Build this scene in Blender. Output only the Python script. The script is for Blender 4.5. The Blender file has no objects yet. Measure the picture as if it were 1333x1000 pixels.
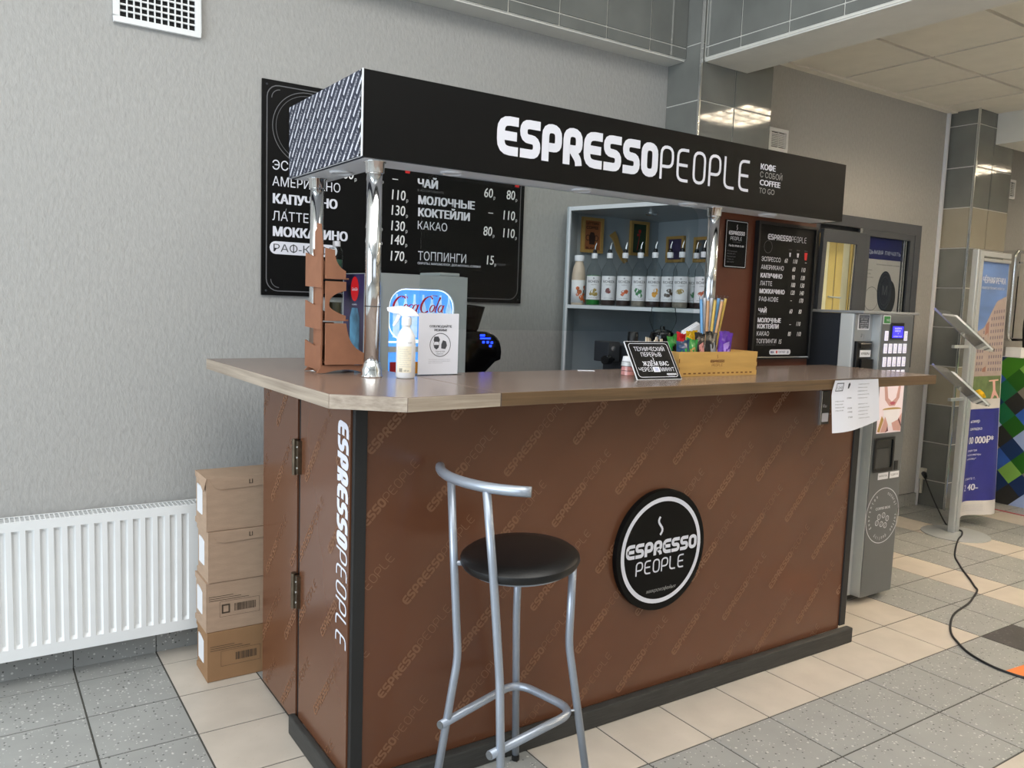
import bpy, bmesh, math, random
from mathutils import Vector, Matrix, Euler
random.seed(7)
SC = bpy.context.scene
COL = SC.collection
# ------------------------------------------------------------------ camera
cam = bpy.data.cameras.new('camera'); camo = bpy.data.objects.new('camera', cam); COL.objects.link(camo)
cam.sensor_width = 36.0; cam.lens = 1063.25 / 1333 * 36.0; cam.clip_start = 0.05; cam.clip_end = 100
R3 = Matrix(((0.83268381, 0.0266436, -0.5531074), (-0.55261707, 0.10380812, -0.82694513), (0.03538424, 0.99424041, 0.10116305)))
camo.matrix_world = Matrix.Translation((0, 0, 1.49295)) @ R3.to_4x4()
SC.camera = camo
# ------------------------------------------------------------------ world, lamps, exposure
SC.view_settings.view_transform = 'Standard'; SC.view_settings.look = 'None'
SC.view_settings.gamma = 1; SC.view_settings.use_curve_mapping = False
SC.view_settings.exposure = 0.0
W = bpy.data.worlds.new('world'); SC.world = W; W.use_nodes = True
W.node_tree.nodes['Background'].inputs[0].default_value = (0.80, 0.88, 1.0, 1)
W.node_tree.nodes['Background'].inputs[1].default_value = 0.42
def area(name, loc, rot, sx, sy, power, col):
    l = bpy.data.lights.new(name, 'AREA'); l.shape = 'RECTANGLE'; l.size = sx; l.size_y = sy; l.energy = power; l.color = col
    o = bpy.data.objects.new(name, l); COL.objects.link(o); o.location = loc; o.rotation_euler = rot
    return o
# daylight through the glazed entrance side on the left and the smaller windows behind the camera
area('daylight_left', (-3.92, 0.6, 2.0), (0, math.radians(-90), 0), 3.0, 5.0, 265, (0.80, 0.90, 1.0))
area('daylight_behind', (0.5, -4.4, 2.1), (math.radians(90), 0, 0), 4.5, 2.4, 28, (0.88, 0.94, 1.0))
# unseen fill lights added high in the entrance bay to brighten the floor
area('bay_fill', (0.9, 0.4, 3.9), (0, 0, 0), 3.2, 3.2, 115, (1.0, 0.97, 0.92))
area('bay_fill', (-1.8, 1.2, 3.9), (0, 0, 0), 3.0, 3.0, 50, (1.0, 0.97, 0.92))

def lin(h):
    h = h.lstrip('#'); c = [int(h[i:i + 2], 16) / 255 for i in (0, 2, 4)]
    return tuple(x / 12.92 if x <= 0.04045 else ((x + 0.055) / 1.055) ** 2.4 for x in c) + (1,)

MATS = {}
def mat(name, col, rough=0.5, metal=0.0, var=0.06, vscale=9.0, bump=0.0, bscale=60.0, emit=0.0, emitcol=None, trans=0.0, ior=1.45, coat=0.0, spec=None, stretch=None):
    m = bpy.data.materials.new(name); m.use_nodes = True; nt = m.node_tree; b = nt.nodes['Principled BSDF']
    c = lin(col)
    tc = nt.nodes.new('ShaderNodeTexCoord'); mp = nt.nodes.new('ShaderNodeMapping'); nt.links.new(tc.outputs['Object'], mp.inputs[0])
    if stretch: mp.inputs['Scale'].default_value = stretch
    n = nt.nodes.new('ShaderNodeTexNoise'); n.inputs['Scale'].default_value = vscale; n.inputs['Detail'].default_value = 3
    nt.links.new(mp.outputs[0], n.inputs['Vector'])
    r = nt.nodes.new('ShaderNodeValToRGB'); r.color_ramp.elements[0].position = 0.3; r.color_ramp.elements[1].position = 0.7
    r.color_ramp.elements[0].color = tuple(x * (1 - var) for x in c[:3]) + (1,)
    r.color_ramp.elements[1].color = tuple(min(1, x * (1 + var)) for x in c[:3]) + (1,)
    nt.links.new(n.outputs['Fac'], r.inputs[0]); nt.links.new(r.outputs[0], b.inputs['Base Color'])
    b.inputs['Roughness'].default_value = rough; b.inputs['Metallic'].default_value = metal
    if spec is not None: b.inputs['Specular IOR Level'].default_value = spec
    if trans: b.inputs['Transmission Weight'].default_value = trans; b.inputs['IOR'].default_value = ior
    if coat: b.inputs['Coat Weight'].default_value = coat
    if emit:
        b.inputs['Emission Color'].default_value = lin(emitcol or col); b.inputs['Emission Strength'].default_value = emit
    if bump:
        n2 = nt.nodes.new('ShaderNodeTexNoise'); n2.inputs['Scale'].default_value = bscale; n2.inputs['Detail'].default_value = 4
        nt.links.new(mp.outputs[0], n2.inputs['Vector'])
        bp = nt.nodes.new('ShaderNodeBump'); bp.inputs['Strength'].default_value = bump; bp.inputs['Distance'].default_value = 0.004
        nt.links.new(n2.outputs['Fac'], bp.inputs['Height']); nt.links.new(bp.outputs[0], b.inputs['Normal'])
    MATS[name] = m
    return m
def clear(name, tint='#ffffff', gloss=0.1, rough=0.02):
    """clear pane or film: see-through with a Fresnel sheen"""
    m = bpy.data.materials.new(name); m.use_nodes = True; nt = m.node_tree; nt.nodes.clear()
    o = nt.nodes.new('ShaderNodeOutputMaterial'); t = nt.nodes.new('ShaderNodeBsdfTransparent'); t.inputs[0].default_value = lin(tint)
    g = nt.nodes.new('ShaderNodeBsdfGlossy'); g.inputs['Roughness'].default_value = rough
    f = nt.nodes.new('ShaderNodeLayerWeight'); f.inputs[0].default_value = gloss * .5
    ma = nt.nodes.new('ShaderNodeMath'); ma.operation = 'MULTIPLY_ADD'; ma.inputs[1].default_value = 0.9; ma.inputs[2].default_value = 0.01
    mx = nt.nodes.new('ShaderNodeMixShader')
    nt.links.new(f.outputs['Fresnel'], ma.inputs[0]); nt.links.new(ma.outputs[0], mx.inputs[0])
    nt.links.new(t.outputs[0], mx.inputs[1]); nt.links.new(g.outputs[0], mx.inputs[2]); nt.links.new(mx.outputs[0], o.inputs[0])
    MATS[name] = m
    return m

# ------------------------------------------------------------------ mesh helpers
def Fr(o, u, v):
    """frame: (a,b,c) -> point; u, v unit vectors, c along the outward normal u x v"""
    o = Vector(o); u = Vector(u).normalized(); v = Vector(v).normalized(); n = u.cross(v)
    return lambda a, b, c=0.0: o + u * a + v * b + n * c
def FX(y): return lambda a, b, c=0.0: Vector((a, y - c, b))       # faces -Y : a = x, b = z
class MB:
    def __init__(s): s.bm = bmesh.new()
    def face(s, pts):
        try: return s.bm.faces.new([s.bm.verts.new(p) for p in pts])
        except ValueError: return None
    def box(s, x0, x1, y0, y1, z0, z1):
        P = [(x0, y0, z0), (x1, y0, z0), (x1, y1, z0), (x0, y1, z0), (x0, y0, z1), (x1, y0, z1), (x1, y1, z1), (x0, y1, z1)]
        v = [s.bm.verts.new(p) for p in P]
        for f in ((0, 3, 2, 1), (4, 5, 6, 7), (0, 1, 5, 4), (1, 2, 6, 5), (2, 3, 7, 6), (3, 0, 4, 7)): s.bm.faces.new([v[i] for i in f])
        return s
    def fbox(s, F, a0, a1, b0, b1, c0, c1):
        P = [(a0, b0, c0), (a1, b0, c0), (a1, b1, c0), (a0, b1, c0), (a0, b0, c1), (a1, b0, c1), (a1, b1, c1), (a0, b1, c1)]
        v = [s.bm.verts.new(F(*p)) for p in P]
        for f in ((0, 3, 2, 1), (4, 5, 6, 7), (0, 1, 5, 4), (1, 2, 6, 5), (2, 3, 7, 6), (3, 0, 4, 7)): s.bm.faces.new([v[i] for i in f])
        return s
    def prism(s, F, poly, c0, c1):
        a = [s.bm.verts.new(F(p[0], p[1], c0)) for p in poly]; b = [s.bm.verts.new(F(p[0], p[1], c1)) for p in poly]
        s.bm.faces.new(a[::-1]); s.bm.faces.new(b); n = len(poly)
        for i in range(n): s.bm.faces.new([a[i], a[(i + 1) % n], b[(i + 1) % n], b[i]])
        return s
    def flat(s, F, poly, c=0.0):
        s.face([F(p[0], p[1], c) for p in poly]); return s
    def tube(s, path, r, n=12, caps=True, closed=False):
        path = [Vector(p) for p in path]; rs = r if isinstance(r, (list, tuple)) else [r] * len(path)
        t0 = (path[1] - path[0]).normalized(); up = Vector((0, 0, 1)) if abs(t0.z) < 0.9 else Vector((1, 0, 0))
        nrm = t0.cross(up).normalized(); rings = []
        N = len(path)
        for i, p in enumerate(path):
            if closed: t = (path[(i + 1) % N] - path[i - 1]).normalized()
            else: t = (path[min(i + 1, N - 1)] - path[max(i - 1, 0)]).normalized()
            nrm = (nrm - t * nrm.dot(t)).normalized(); bn = t.cross(nrm)
            rings.append([s.bm.verts.new(p + (nrm * math.cos(2 * math.pi * k / n) + bn * math.sin(2 * math.pi * k / n)) * rs[i]) for k in range(n)])
        for i in range(N if closed else N - 1):
            A, B = rings[i], rings[(i + 1) % N]
            for k in range(n): s.bm.faces.new([A[k], A[(k + 1) % n], B[(k + 1) % n], B[k]])
        if caps and not closed: s.bm.faces.new(rings[0][::-1]); s.bm.faces.new(rings[-1])
        return s
    def lathe(s, prof, c, n=24, axis=None, a0=0, a1=2 * math.pi):
        """profile of (radius, height); axis: 3x3 turning z into the lathe axis"""
        c = Vector(c); full = abs(a1 - a0 - 2 * math.pi) < 1e-6; m = n if full else n + 1; rings = []
        for r, h in prof:
            ring = []
            for k in range(m):
                a = a0 + (a1 - a0) * k / n; v = Vector((r * math.cos(a), r * math.sin(a), h))
                if axis is not None: v = axis @ v
                ring.append(s.bm.verts.new(c + v))
            rings.append(ring)
        for A, B in zip(rings, rings[1:]):
            for k in range(m if full else m - 1): s.bm.faces.new([A[k], A[(k + 1) % m], B[(k + 1) % m], B[k]])
        if full:
            if prof[0][0] > 1e-5: s.bm.faces.new(rings[0][::-1])
            if prof[-1][0] > 1e-5: s.bm.faces.new(rings[-1])
        return s
    def disc(s, F, cx, cy, r, c=0.0, n=32, rx=None):
        s.face([F(cx + (rx or r) * math.cos(2 * math.pi * k / n), cy + r * math.sin(2 * math.pi * k / n), c) for k in range(n)]); return s
    def ring(s, F, cx, cy, r0, r1, c=0.0, n=48, a0=0, a1=2 * math.pi):
        for k in range(n):
            t0 = a0 + (a1 - a0) * k / n; t1 = a0 + (a1 - a0) * (k + 1) / n
            s.face([F(cx + r0 * math.cos(t0), cy + r0 * math.sin(t0), c), F(cx + r1 * math.cos(t0), cy + r1 * math.sin(t0), c),
                    F(cx + r1 * math.cos(t1), cy + r1 * math.sin(t1), c), F(cx + r0 * math.cos(t1), cy + r0 * math.sin(t1), c)])
        return s
def rootloc(o):
    while o.parent: o = o.parent
    return Vector(o.location)
def thing(name, label, cat, loc, group=None, kind=None):
    o = bpy.data.objects.new(name, None); COL.objects.link(o); o.location = loc; o.empty_display_size = 0.05
    o['label'] = label
    if cat: o['category'] = cat
    if group: o['group'] = group
    if kind: o['kind'] = kind
    return o
def obj(name, mb, m, parent=None, smooth=False, bevel=0.0, label=None, cat=None, group=None, kind=None, weld=True):
    bm = mb.bm
    if kind is None and name in ('lettering', 'price_writing', 'line_print', 'cup_print', 'print_ink', 'fruit_print', 'barcode_print', 'stamp_print', 'print_mark'): kind = 'stuff'
    if weld: bmesh.ops.remove_doubles(bm, verts=bm.verts, dist=1e-6)
    if bevel:
        es = [e for e in bm.edges if len(e.link_faces) == 2 and e.calc_face_angle(0) > 0.6]
        bmesh.ops.bevel(bm, geom=es, offset=bevel, segments=2, affect='EDGES', profile=0.6, clamp_overlap=True)
    if parent is None:
        vs = [v.co for v in bm.verts]
        off = Vector(((min(v.x for v in vs) + max(v.x for v in vs)) / 2, (min(v.y for v in vs) + max(v.y for v in vs)) / 2, min(v.z for v in vs)))
    else: off = rootloc(parent)
    bmesh.ops.translate(bm, verts=bm.verts, vec=-off)
    me = bpy.data.meshes.new(name); bm.to_mesh(me); bm.free()
    if smooth:
        me.polygons.foreach_set('use_smooth', [True] * len(me.polygons))
        if smooth != 'all': me.set_sharp_from_angle(angle=math.radians(40))
    me.materials.append(m if not isinstance(m, str) else MATS[m])
    o = bpy.data.objects.new(name, me); COL.objects.link(o)
    if parent is None: o.location = off
    else: o.parent = parent
    for k, v in (('label', label), ('category', cat), ('group', group), ('kind', kind)):
        if v: o[k] = v
    return o
def dup(root, loc, rz=0, label=None):
    r = root.copy(); COL.objects.link(r); r.location = loc; r.rotation_euler = (0, 0, rz)
    if label: r['label'] = label
    for ch in list(root.children):
        c = ch.copy(); COL.objects.link(c); c.parent = r
        for g in ch.children:
            d = g.copy(); COL.objects.link(d); d.parent = c
    return r
def rbox(a0, a1, b0, b1, r, n=5):
    out = []
    for cx, cy, s in ((a1 - r, b0 + r, -90), (a1 - r, b1 - r, 0), (a0 + r, b1 - r, 90), (a0 + r, b0 + r, 180)):
        for k in range(n + 1):
            t = math.radians(s + 90 * k / n); out.append((cx + r * math.cos(t), cy + r * math.sin(t)))
    return out
def frame_line(mb, F, poly, w, c=0.0):
    """outline of a closed polygon as a thin flat band"""
    ribbon(mb, F, poly, w, c, True)
def ribbon(mb, F, pts, w, c=0.0, closed=False):
    n = len(pts); P = [Vector((p[0], p[1])) for p in pts]; L = []; Rr = []
    for i in range(n):
        a = P[i - 1] if (i > 0 or closed) else None; b = P[(i + 1) % n] if (i < n - 1 or closed) else None
        d1 = (P[i] - a).normalized() if a is not None else None; d2 = (b - P[i]).normalized() if b is not None else None
        if d1 is None: d1 = d2
        if d2 is None: d2 = d1
        n1 = Vector((-d1.y, d1.x)); n2 = Vector((-d2.y, d2.x)); m = (n1 + n2)
        m = m.normalized() if m.length > 1e-6 else n1
        k = min(2.0, 1 / max(0.3, m.dot(n1))); L.append(P[i] + m * k * w / 2); Rr.append(P[i] - m * k * w / 2)
    for i in range(n if closed else n - 1):
        j = (i + 1) % n; mb.face([F(*Rr[i], c), F(*Rr[j], c), F(*L[j], c), F(*L[i], c)])

# ------------------------------------------------------------------ lettering
def rounded(pts, r, closed=False, seg=4):
    out = []; n = len(pts)
    for i, p in enumerate(pts):
        if not closed and i in (0, n - 1): out.append(p); continue
        p = Vector(p); a = Vector(pts[i - 1]) - p; b = Vector(pts[(i + 1) % n]) - p
        rr = min(r, a.length / 2, b.length / 2)
        if rr < 1e-5: out.append(tuple(p)); continue
        A = p + a.normalized() * rr; B = p + b.normalized() * rr
        for k in range(seg + 1):
            t = k / seg; q = A * (1 - t) ** 2 + p * 2 * t * (1 - t) + B * t * t; out.append((q.x, q.y))
    res = [out[0]]
    for q in out[1:]:
        if math.hypot(q[0] - res[-1][0], q[1] - res[-1][1]) > 1e-4: res.append(q)
    if closed and math.hypot(res[0][0] - res[-1][0], res[0][1] - res[-1][1]) < 1e-4: res.pop()
    return res
def glyph(ch, w, s, r):
    """strokes of one letter of the sign: box w x 1, stroke s; returns (points, closed)"""
    h = s / 2; l, R_, t, b = h, w - h, 1 - h, h; m = 0.5
    if ch == 'E': return [(rounded([(w, t), (l, t), (l, b), (w, b)], r), 0), ([(l, m), (w * 0.93, m)], 0)]
    if ch == 'S': return [(rounded([(w * .98, t), (l, t), (l, m), (R_, m), (R_, b), (w * .02, b)], r), 0)]
    if ch == 'P': return [(rounded([(l, 0), (l, t), (R_, t), (R_, .38), (s * .97, .38)], r), 0)]
    if ch == 'R': return [(rounded([(l, 0), (l, t), (R_, t), (R_, .42), (s * .97, .42)], r), 0), (rounded([(w * .48, .40), (R_ * .96, .16), (R_, 0)], .1), 0)]
    if ch == 'O': return [(rounded([(l, b), (R_, b), (R_, t), (l, t)], r * 1.15, True), 1)]
    if ch == 'L': return [(rounded([(l, 1), (l, b), (w, b)], r), 0)]
    return []
def logo(mb, F, a, b, h, w1, w2, c=0.0, slant=0.0, ws1=.225, ws2=.085, seg=4, words=('ESPRESSO', 'PEOPLE'), two=None, sep=None):
    """ESPRESSO in heavy strokes then PEOPLE in light ones; w1, w2 = widths of the two words; two = (a, b, h) puts PEOPLE elsewhere"""
    for wi, (word, W_, s) in enumerate(zip(words, (w1, w2), (ws1, ws2))):
        if wi == 1: a0, b0, hh = two if two else (a + w1 + h * .035, b, h)
        else: a0, b0, hh = a, b, h
        n = len(word); gap = .05 if wi == 0 else .13; adv = W_ / hh / n; gw = adv - gap
        for i, ch in enumerate(word):
            x = a0 + i * adv * hh; g = gw * (0.88 if ch in 'EL' and wi == 1 else 1)
            G = lambda p, q, cc, x=x: F(x + (p + slant * q) * hh, b0 + q * hh, cc)
            if sep: mb = MB()
            for qi, (pts, cl) in enumerate(glyph(ch, g, s, .30 if wi == 0 else .26)): ribbon(mb, G, pts, s, c + qi * .0003, bool(cl))
            if sep: obj('letter', mb, sep[0], sep[1])
FONT = {}
SUB = {'Ф': 'О', 'ф': 'о', 'Ь': 'Б', 'Ы': 'Ю', 'ь': 'ч', 'ы': 'ю', 'Э': 'С'}      # letters whose outlines the built-in font fills badly: laid out as a stand-in, then drawn in strokes
def raw(text):
    if text in FONT: return FONT[text]
    cu = bpy.data.curves.new('t', 'FONT'); cu.body = text; cu.size = 1; cu.resolution_u = 3
    o = bpy.data.objects.new('t', cu); me = bpy.data.meshes.new_from_object(o)
    V = [(v.co.x, v.co.y) for v in me.vertices]; P = [tuple(p.vertices) for p in me.polygons]
    bpy.data.objects.remove(o); bpy.data.curves.remove(cu); bpy.data.meshes.remove(me)
    FONT[text] = (V, P); return FONT[text]
def letters(text):
    plain = ''.join(SUB.get(ch, ch) for ch in text); V, P = raw(plain)
    if plain == text: return V, P
    V = list(V); P = list(P)
    for i, ch in enumerate(text):
        if ch not in SUB: continue
        xe = max(v[0] for v in raw(plain[:i + 1])[0]); xo = [v[0] for v in raw(plain[i])[0]]; xs = xe - (max(xo) - min(xo)); s_ = .088
        def add(pts):
            b = MB(); ribbon(b, lambda p, q, c=0.0: Vector((p, q, c)), pts, s_); b.bm.verts.index_update(); n0 = len(V)
            for v in b.bm.verts: V.append((v.co.x, v.co.y))
            for f in b.bm.faces: P.append(tuple(n0 + v.index for v in f.verts))
            b.bm.free()
        if ch in 'Фф':
            cx = (xs + xe) / 2; add([(cx, -.05), (cx, .78)] if ch == 'Ф' else [(cx, -.2), (cx, .76)]); continue
        if ch == 'Э':
            for k in {k for p in P if xs - .02 < sum(V[q][0] for q in p) / len(p) < xe + .02 for k in p}: V[k] = (xs + xe - V[k][0], V[k][1])
            add([(xs + (xe - xs) * .3, .37), (xe - s_ * 1.1, .37)]); continue
        P = [p for p in P if not (xs - .02 < sum(V[k][0] for k in p) / len(p) < xe + .02)]
        H, m = (.729, .43) if ch in 'ЬЫ' else (.547, .32); h = s_ / 2; xb = xe if ch in 'Ьь' else xs + (xe - xs) * .66
        add([(xs + h, s_ * .9), (xs + h, H)]); add(rounded([(xs + h, m - h), (xb - h, m - h), (xb - h, h), (xs + h, h)], .14))
        add([(xs + h, 0), (xs + h, s_ * .9)])
        if ch in 'Ыы': add([(xe - h, 0), (xe - h, H)])
    return V, P
def text(mb, s, F, a, b, h, w=None, bold=0.0, slant=0.0, align='L', c=0.0, narrow=.86):
    """capital height h, baseline b; w = exact width (else natural width x narrow); bold overprints with small shifts"""
    V, P = letters(s)
    if not V: return 0
    k = h / 0.729; x0 = min(v[0] for v in V); x1 = max(v[0] for v in V); bb = max(0, bold) * h * 1.5
    sx = ((w - 2 * bb) / (x1 - x0)) if w else k * narrow
    W_ = (x1 - x0) * sx + 2 * bb; off = {'L': 0, 'C': -W_ / 2, 'R': -W_}[align] + bb
    sh = [(0, 0)] if bb < 1e-6 else ([(-bb, 0), (bb, 0)] if bold < .03 else [(-bb, bb * .3), (bb, bb * .3), (-bb, -bb * .3), (bb, -bb * .3), (0, 0)])
    for si, (dx, dy) in enumerate(sh):
        vs = [mb.bm.verts.new(F(a + off + dx + (x - x0) * sx + slant * y * k, b + dy + y * k, c + si * .00015)) for x, y in V]
        for p in P:
            try: mb.bm.faces.new([vs[i] for i in p])
            except ValueError: pass
    return W_
def clip(mb, F, a0, a1, b0, b1):
    for p, n in ((F(a0, b0), F(-1, 0) - F(0, 0)), (F(a1, b0), F(1, 0) - F(0, 0)), (F(a0, b0), F(0, -1) - F(0, 0)), (F(a0, b1), F(0, 1) - F(0, 0))):
        bmesh.ops.bisect_plane(mb.bm, geom=mb.bm.verts[:] + mb.bm.edges[:] + mb.bm.faces[:], plane_co=p, plane_no=n, clear_outer=True)

# ------------------------------------------------------------------ materials
mat('wall_paper', '#a7a6a3', .85, var=.06, vscale=70, bump=.6, bscale=95, stretch=(1, 1, .5))
mat('plaster', '#d4d3cd', .9, var=.03)
mat('ceiling_panel', '#dedad0', .9, var=.03, bump=.15, bscale=120)
mat('ceiling_rail', '#8d887d', .6)
mat('tile_dark', '#747672', .06, var=.12, vscale=4)
mat('tile_light', '#a39c8a', .25, var=.06, vscale=4)
mat('grout_light', '#d6d4cc', .9); mat('grout_dark', '#4b4a45', .9)
mat('chrome', '#e9ebed', .11, 1, var=.01); mat('steel_trim', '#dcdedd', .2, .9, var=.02)
mat('silver_paint', '#a4acb8', .32, .55, var=.04); mat('black_plastic', '#0c0d0f', .35, var=.1); mat('black_soft', '#0d0d0e', .42, var=.1, bump=.1, bscale=200)
mat('black_board', '#090909', .5, var=.12, vscale=3, spec=.16); mat('black_gloss', '#0a0a0b', .12, var=.05)
mat('print_white', '#dcdde6', .5, var=.01); mat('print_grey', '#9a9a98', .5); mat('chalk', '#e6e6e6', .8, var=.05); mat('print_dim', '#666669', .6)
mat('brown_panel', '#633e2a', .24, var=.06, vscale=2.5); mat('pattern_print', '#7b543a', .45, var=.03)
mat('brown_dark', '#582a17', .4, var=.08); mat('black_edge', '#1d1d1d', .55); mat('white_board', '#dcdfe4', .4, var=.02); mat('grey_laminate', '#a4adb3', .45, var=.03)
mat('plinth_wood', '#333331', .6, var=.3, vscale=14, stretch=(1, 1, 14)); mat('slot_black', '#161616', .8)
mat('hinge_brass', '#6d6152', .35, .9, var=.2, vscale=60); mat('white_paint', '#e4e6e6', .35, var=.02); mat('white_matte', '#e2e3e6', .6, var=.01)
mat('cardboard', '#ab917a', .85, var=.07, vscale=12, bump=.2, bscale=90, stretch=(1, 1, 4)); mat('cardboard_dark', '#94714f', .85, var=.07); mat('print_box', '#4a3d30', .8)
mat('mdf', '#8e5f45', .7, var=.08, vscale=20); mat('mdf_edge', '#6f4430', .8); mat('plywood', '#c39a55', .55, var=.10, vscale=5, stretch=(1, 3, 8)); mat('burnt', '#6f4520', .8)
mat('lamp_white', '#fff6e8', .5, emit=100.0, emitcol='#ffe9cb'); mat('spot_glass', '#c9ccd0', .3)
mat('frame_dark', '#3d4147', .4, var=.05); mat('window_black', '#26292e', .6)
mat('machine_grey', '#999c9e', .4, .3, var=.03); mat('machine_panel', '#6a6d6f', .35, .3, var=.04); mat('machine_side', '#20242c', .45, var=.06); mat('machine_light', '#cacdcc', .45, .2, var=.03)
mat('screen_blue', '#3a35f0', .4, emit=1.2, emitcol='#3a30ff'); mat('screen_text', '#c8c8ff', .4, emit=1.6, emitcol='#c4bfff'); mat('button_lit', '#e8e4f4', .4, emit=.35, emitcol='#efeaff')
mat('red', '#d32626', .5); mat('coke_red', '#c8161d', .4); mat('coke_text', '#b01c2c', .4, emit=.15); mat('fridge_grey', '#a9aeae', .4, .1, var=.03); mat('fridge_back', '#3f86e8', .4, emit=.9, emitcol='#5aa2f5', var=.3, vscale=25)
mat('fridge_tube', '#ffffff', .4, emit=1.3, emitcol='#e6f3ff'); mat('fridge_bottle', '#cfe6ff', .15, emit=.6, emitcol='#a5d0ff', var=.3, vscale=40)
mat('led_blue', '#2350ff', .4, emit=3, emitcol='#1a38ff'); mat('paper', '#dfe0e8', .75, var=.02); mat('ink', '#46474c', .8); mat('ink_light', '#9b9ca4', .8)
mat('alu', '#c6cacb', .38, .6, var=.04); mat('disc_grey', '#b0b5b7', .4, .4, var=.03); mat('cable', '#17181a', .5); mat('socket', '#d9d6c8', .5); mat('tape_red', '#b03040', .6); mat('orange', '#e07a3a', .6)
mat('label_white', '#e6e6ea', .5, var=.01); mat('cap_white', '#e0e2e8', .4); mat('blind_glow', '#dcbb6c', .7, var=.12, vscale=6, emit=.42, emitcol='#e9c377'); mat('blind_pale_glow', '#e6d3a2', .7, var=.12, vscale=6, emit=.5, emitcol='#efdcae'); mat('poster_pink', '#ddd0cb', .6, var=.03); mat('poster_blue', '#1f2067', .5); mat('stamp', '#262b3c', .6)  # emission on the blinds stands in for the lit room behind the window
clear('acrylic', '#f4f7f7', .10); clear('window_glass', '#e9eef0', .16); clear('jar_glass', '#f2f5f3', .07, .06); clear('bottle_glass', '#f6f8f8', .08, .06); clear('film', '#f8f9fb', .2, .2)

def wood(name, c1, c2, rough, axis):
    m = bpy.data.materials.new(name); m.use_nodes = True; nt = m.node_tree; b = nt.nodes['Principled BSDF']
    tc = nt.nodes.new('ShaderNodeTexCoord'); mp = nt.nodes.new('ShaderNodeMapping'); nt.links.new(tc.outputs['Object'], mp.inputs[0])
    sc = [22.0, 22.0, 60.0]; sc[axis] = 1.3; mp.inputs['Scale'].default_value = sc
    n = nt.nodes.new('ShaderNodeTexNoise'); n.inputs['Scale'].default_value = 1.6; n.inputs['Detail'].default_value = 6; n.inputs['Roughness'].default_value = .65
    nt.links.new(mp.outputs[0], n.inputs['Vector'])
    n2 = nt.nodes.new('ShaderNodeTexNoise'); n2.inputs['Scale'].default_value = 3.0; nt.links.new(tc.outputs['Object'], n2.inputs['Vector'])
    mx = nt.nodes.new('ShaderNodeMath'); mx.operation = 'MULTIPLY_ADD'; mx.inputs[1].default_value = .35; nt.links.new(n2.outputs['Fac'], mx.inputs[0]); nt.links.new(n.outputs['Fac'], mx.inputs[2])
    r = nt.nodes.new('ShaderNodeValToRGB'); r.color_ramp.elements[0].position = .45; r.color_ramp.elements[1].position = .85
    r.color_ramp.elements[0].color = lin(c1); r.color_ramp.elements[1].color = lin(c2)
    nt.links.new(mx.outputs[0], r.inputs[0]); nt.links.new(r.outputs[0], b.inputs['Base Color']); b.inputs['Roughness'].default_value = rough
    MATS[name] = m
wood('worktop_top', '#6b5b52', '#867469', .22, 0)
wood('worktop_edge_light', '#86786a', '#b3a594', .5, 0); wood('worktop_edge_light_y', '#86786a', '#b3a594', .5, 1)
wood('worktop_edge_dark', '#4a3924', '#6f563b', .5, 0)

def floor_tile_mat(name, base, dark, light, amt):
    m = bpy.data.materials.new(name); m.use_nodes = True; nt = m.node_tree; b = nt.nodes['Principled BSDF']; L = nt.links.new
    tc = nt.nodes.new('ShaderNodeTexCoord')
    oi = nt.nodes.new('ShaderNodeObjectInfo'); ad = nt.nodes.new('ShaderNodeVectorMath'); ad.operation = 'ADD'
    L(tc.outputs['Object'], ad.inputs[0]); L(oi.outputs['Location'], ad.inputs[1])
    n = nt.nodes.new('ShaderNodeTexNoise'); n.inputs['Scale'].default_value = 7; n.inputs['Detail'].default_value = 5; L(ad.outputs[0], n.inputs['Vector'])
    r = nt.nodes.new('ShaderNodeValToRGB'); c = lin(base); r.color_ramp.elements[0].position = .3; r.color_ramp.elements[1].position = .7
    r.color_ramp.elements[0].color = tuple(x * .93 for x in c[:3]) + (1,); r.color_ramp.elements[1].color = tuple(x * 1.07 for x in c[:3]) + (1,)
    L(n.outputs['Fac'], r.inputs[0]); last = r.outputs[0]
    for scale, col, thr in ((80, dark, amt), (68, light, amt * 1.1), (105, light, amt * .9)):
        v = nt.nodes.new('ShaderNodeTexVoronoi'); v.inputs['Scale'].default_value = scale; L(ad.outputs[0], v.inputs['Vector'])
        sp = nt.nodes.new('ShaderNodeSeparateColor'); L(v.outputs['Color'], sp.inputs[0])
        g = nt.nodes.new('ShaderNodeMath'); g.operation = 'LESS_THAN'; g.inputs[1].default_value = .16; L(sp.outputs[0], g.inputs[0])
        d = nt.nodes.new('ShaderNodeMath'); d.operation = 'LESS_THAN'; d.inputs[1].default_value = thr; L(v.outputs['Distance'], d.inputs[0])
        k = nt.nodes.new('ShaderNodeMath'); k.operation = 'MULTIPLY'; L(g.outputs[0], k.inputs[0]); L(d.outputs[0], k.inputs[1])
        mx = nt.nodes.new('ShaderNodeMix'); mx.data_type = 'RGBA'; L(k.outputs[0], mx.inputs[0]); L(last, mx.inputs[6]); mx.inputs[7].default_value = lin(col); last = mx.outputs[2]
    L(last, b.inputs['Base Color']); b.inputs['Roughness'].default_value = .38
    MATS[name] = m
floor_tile_mat('floor_grey', '#979895', '#50524f', '#c6c6c2', .27)
floor_tile_mat('floor_beige', '#c2b9ad', '#b5a892', '#c9beac', .12)
floor_tile_mat('floor_dark', '#4d4a49', '#333333', '#6b6866', .3)

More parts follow.
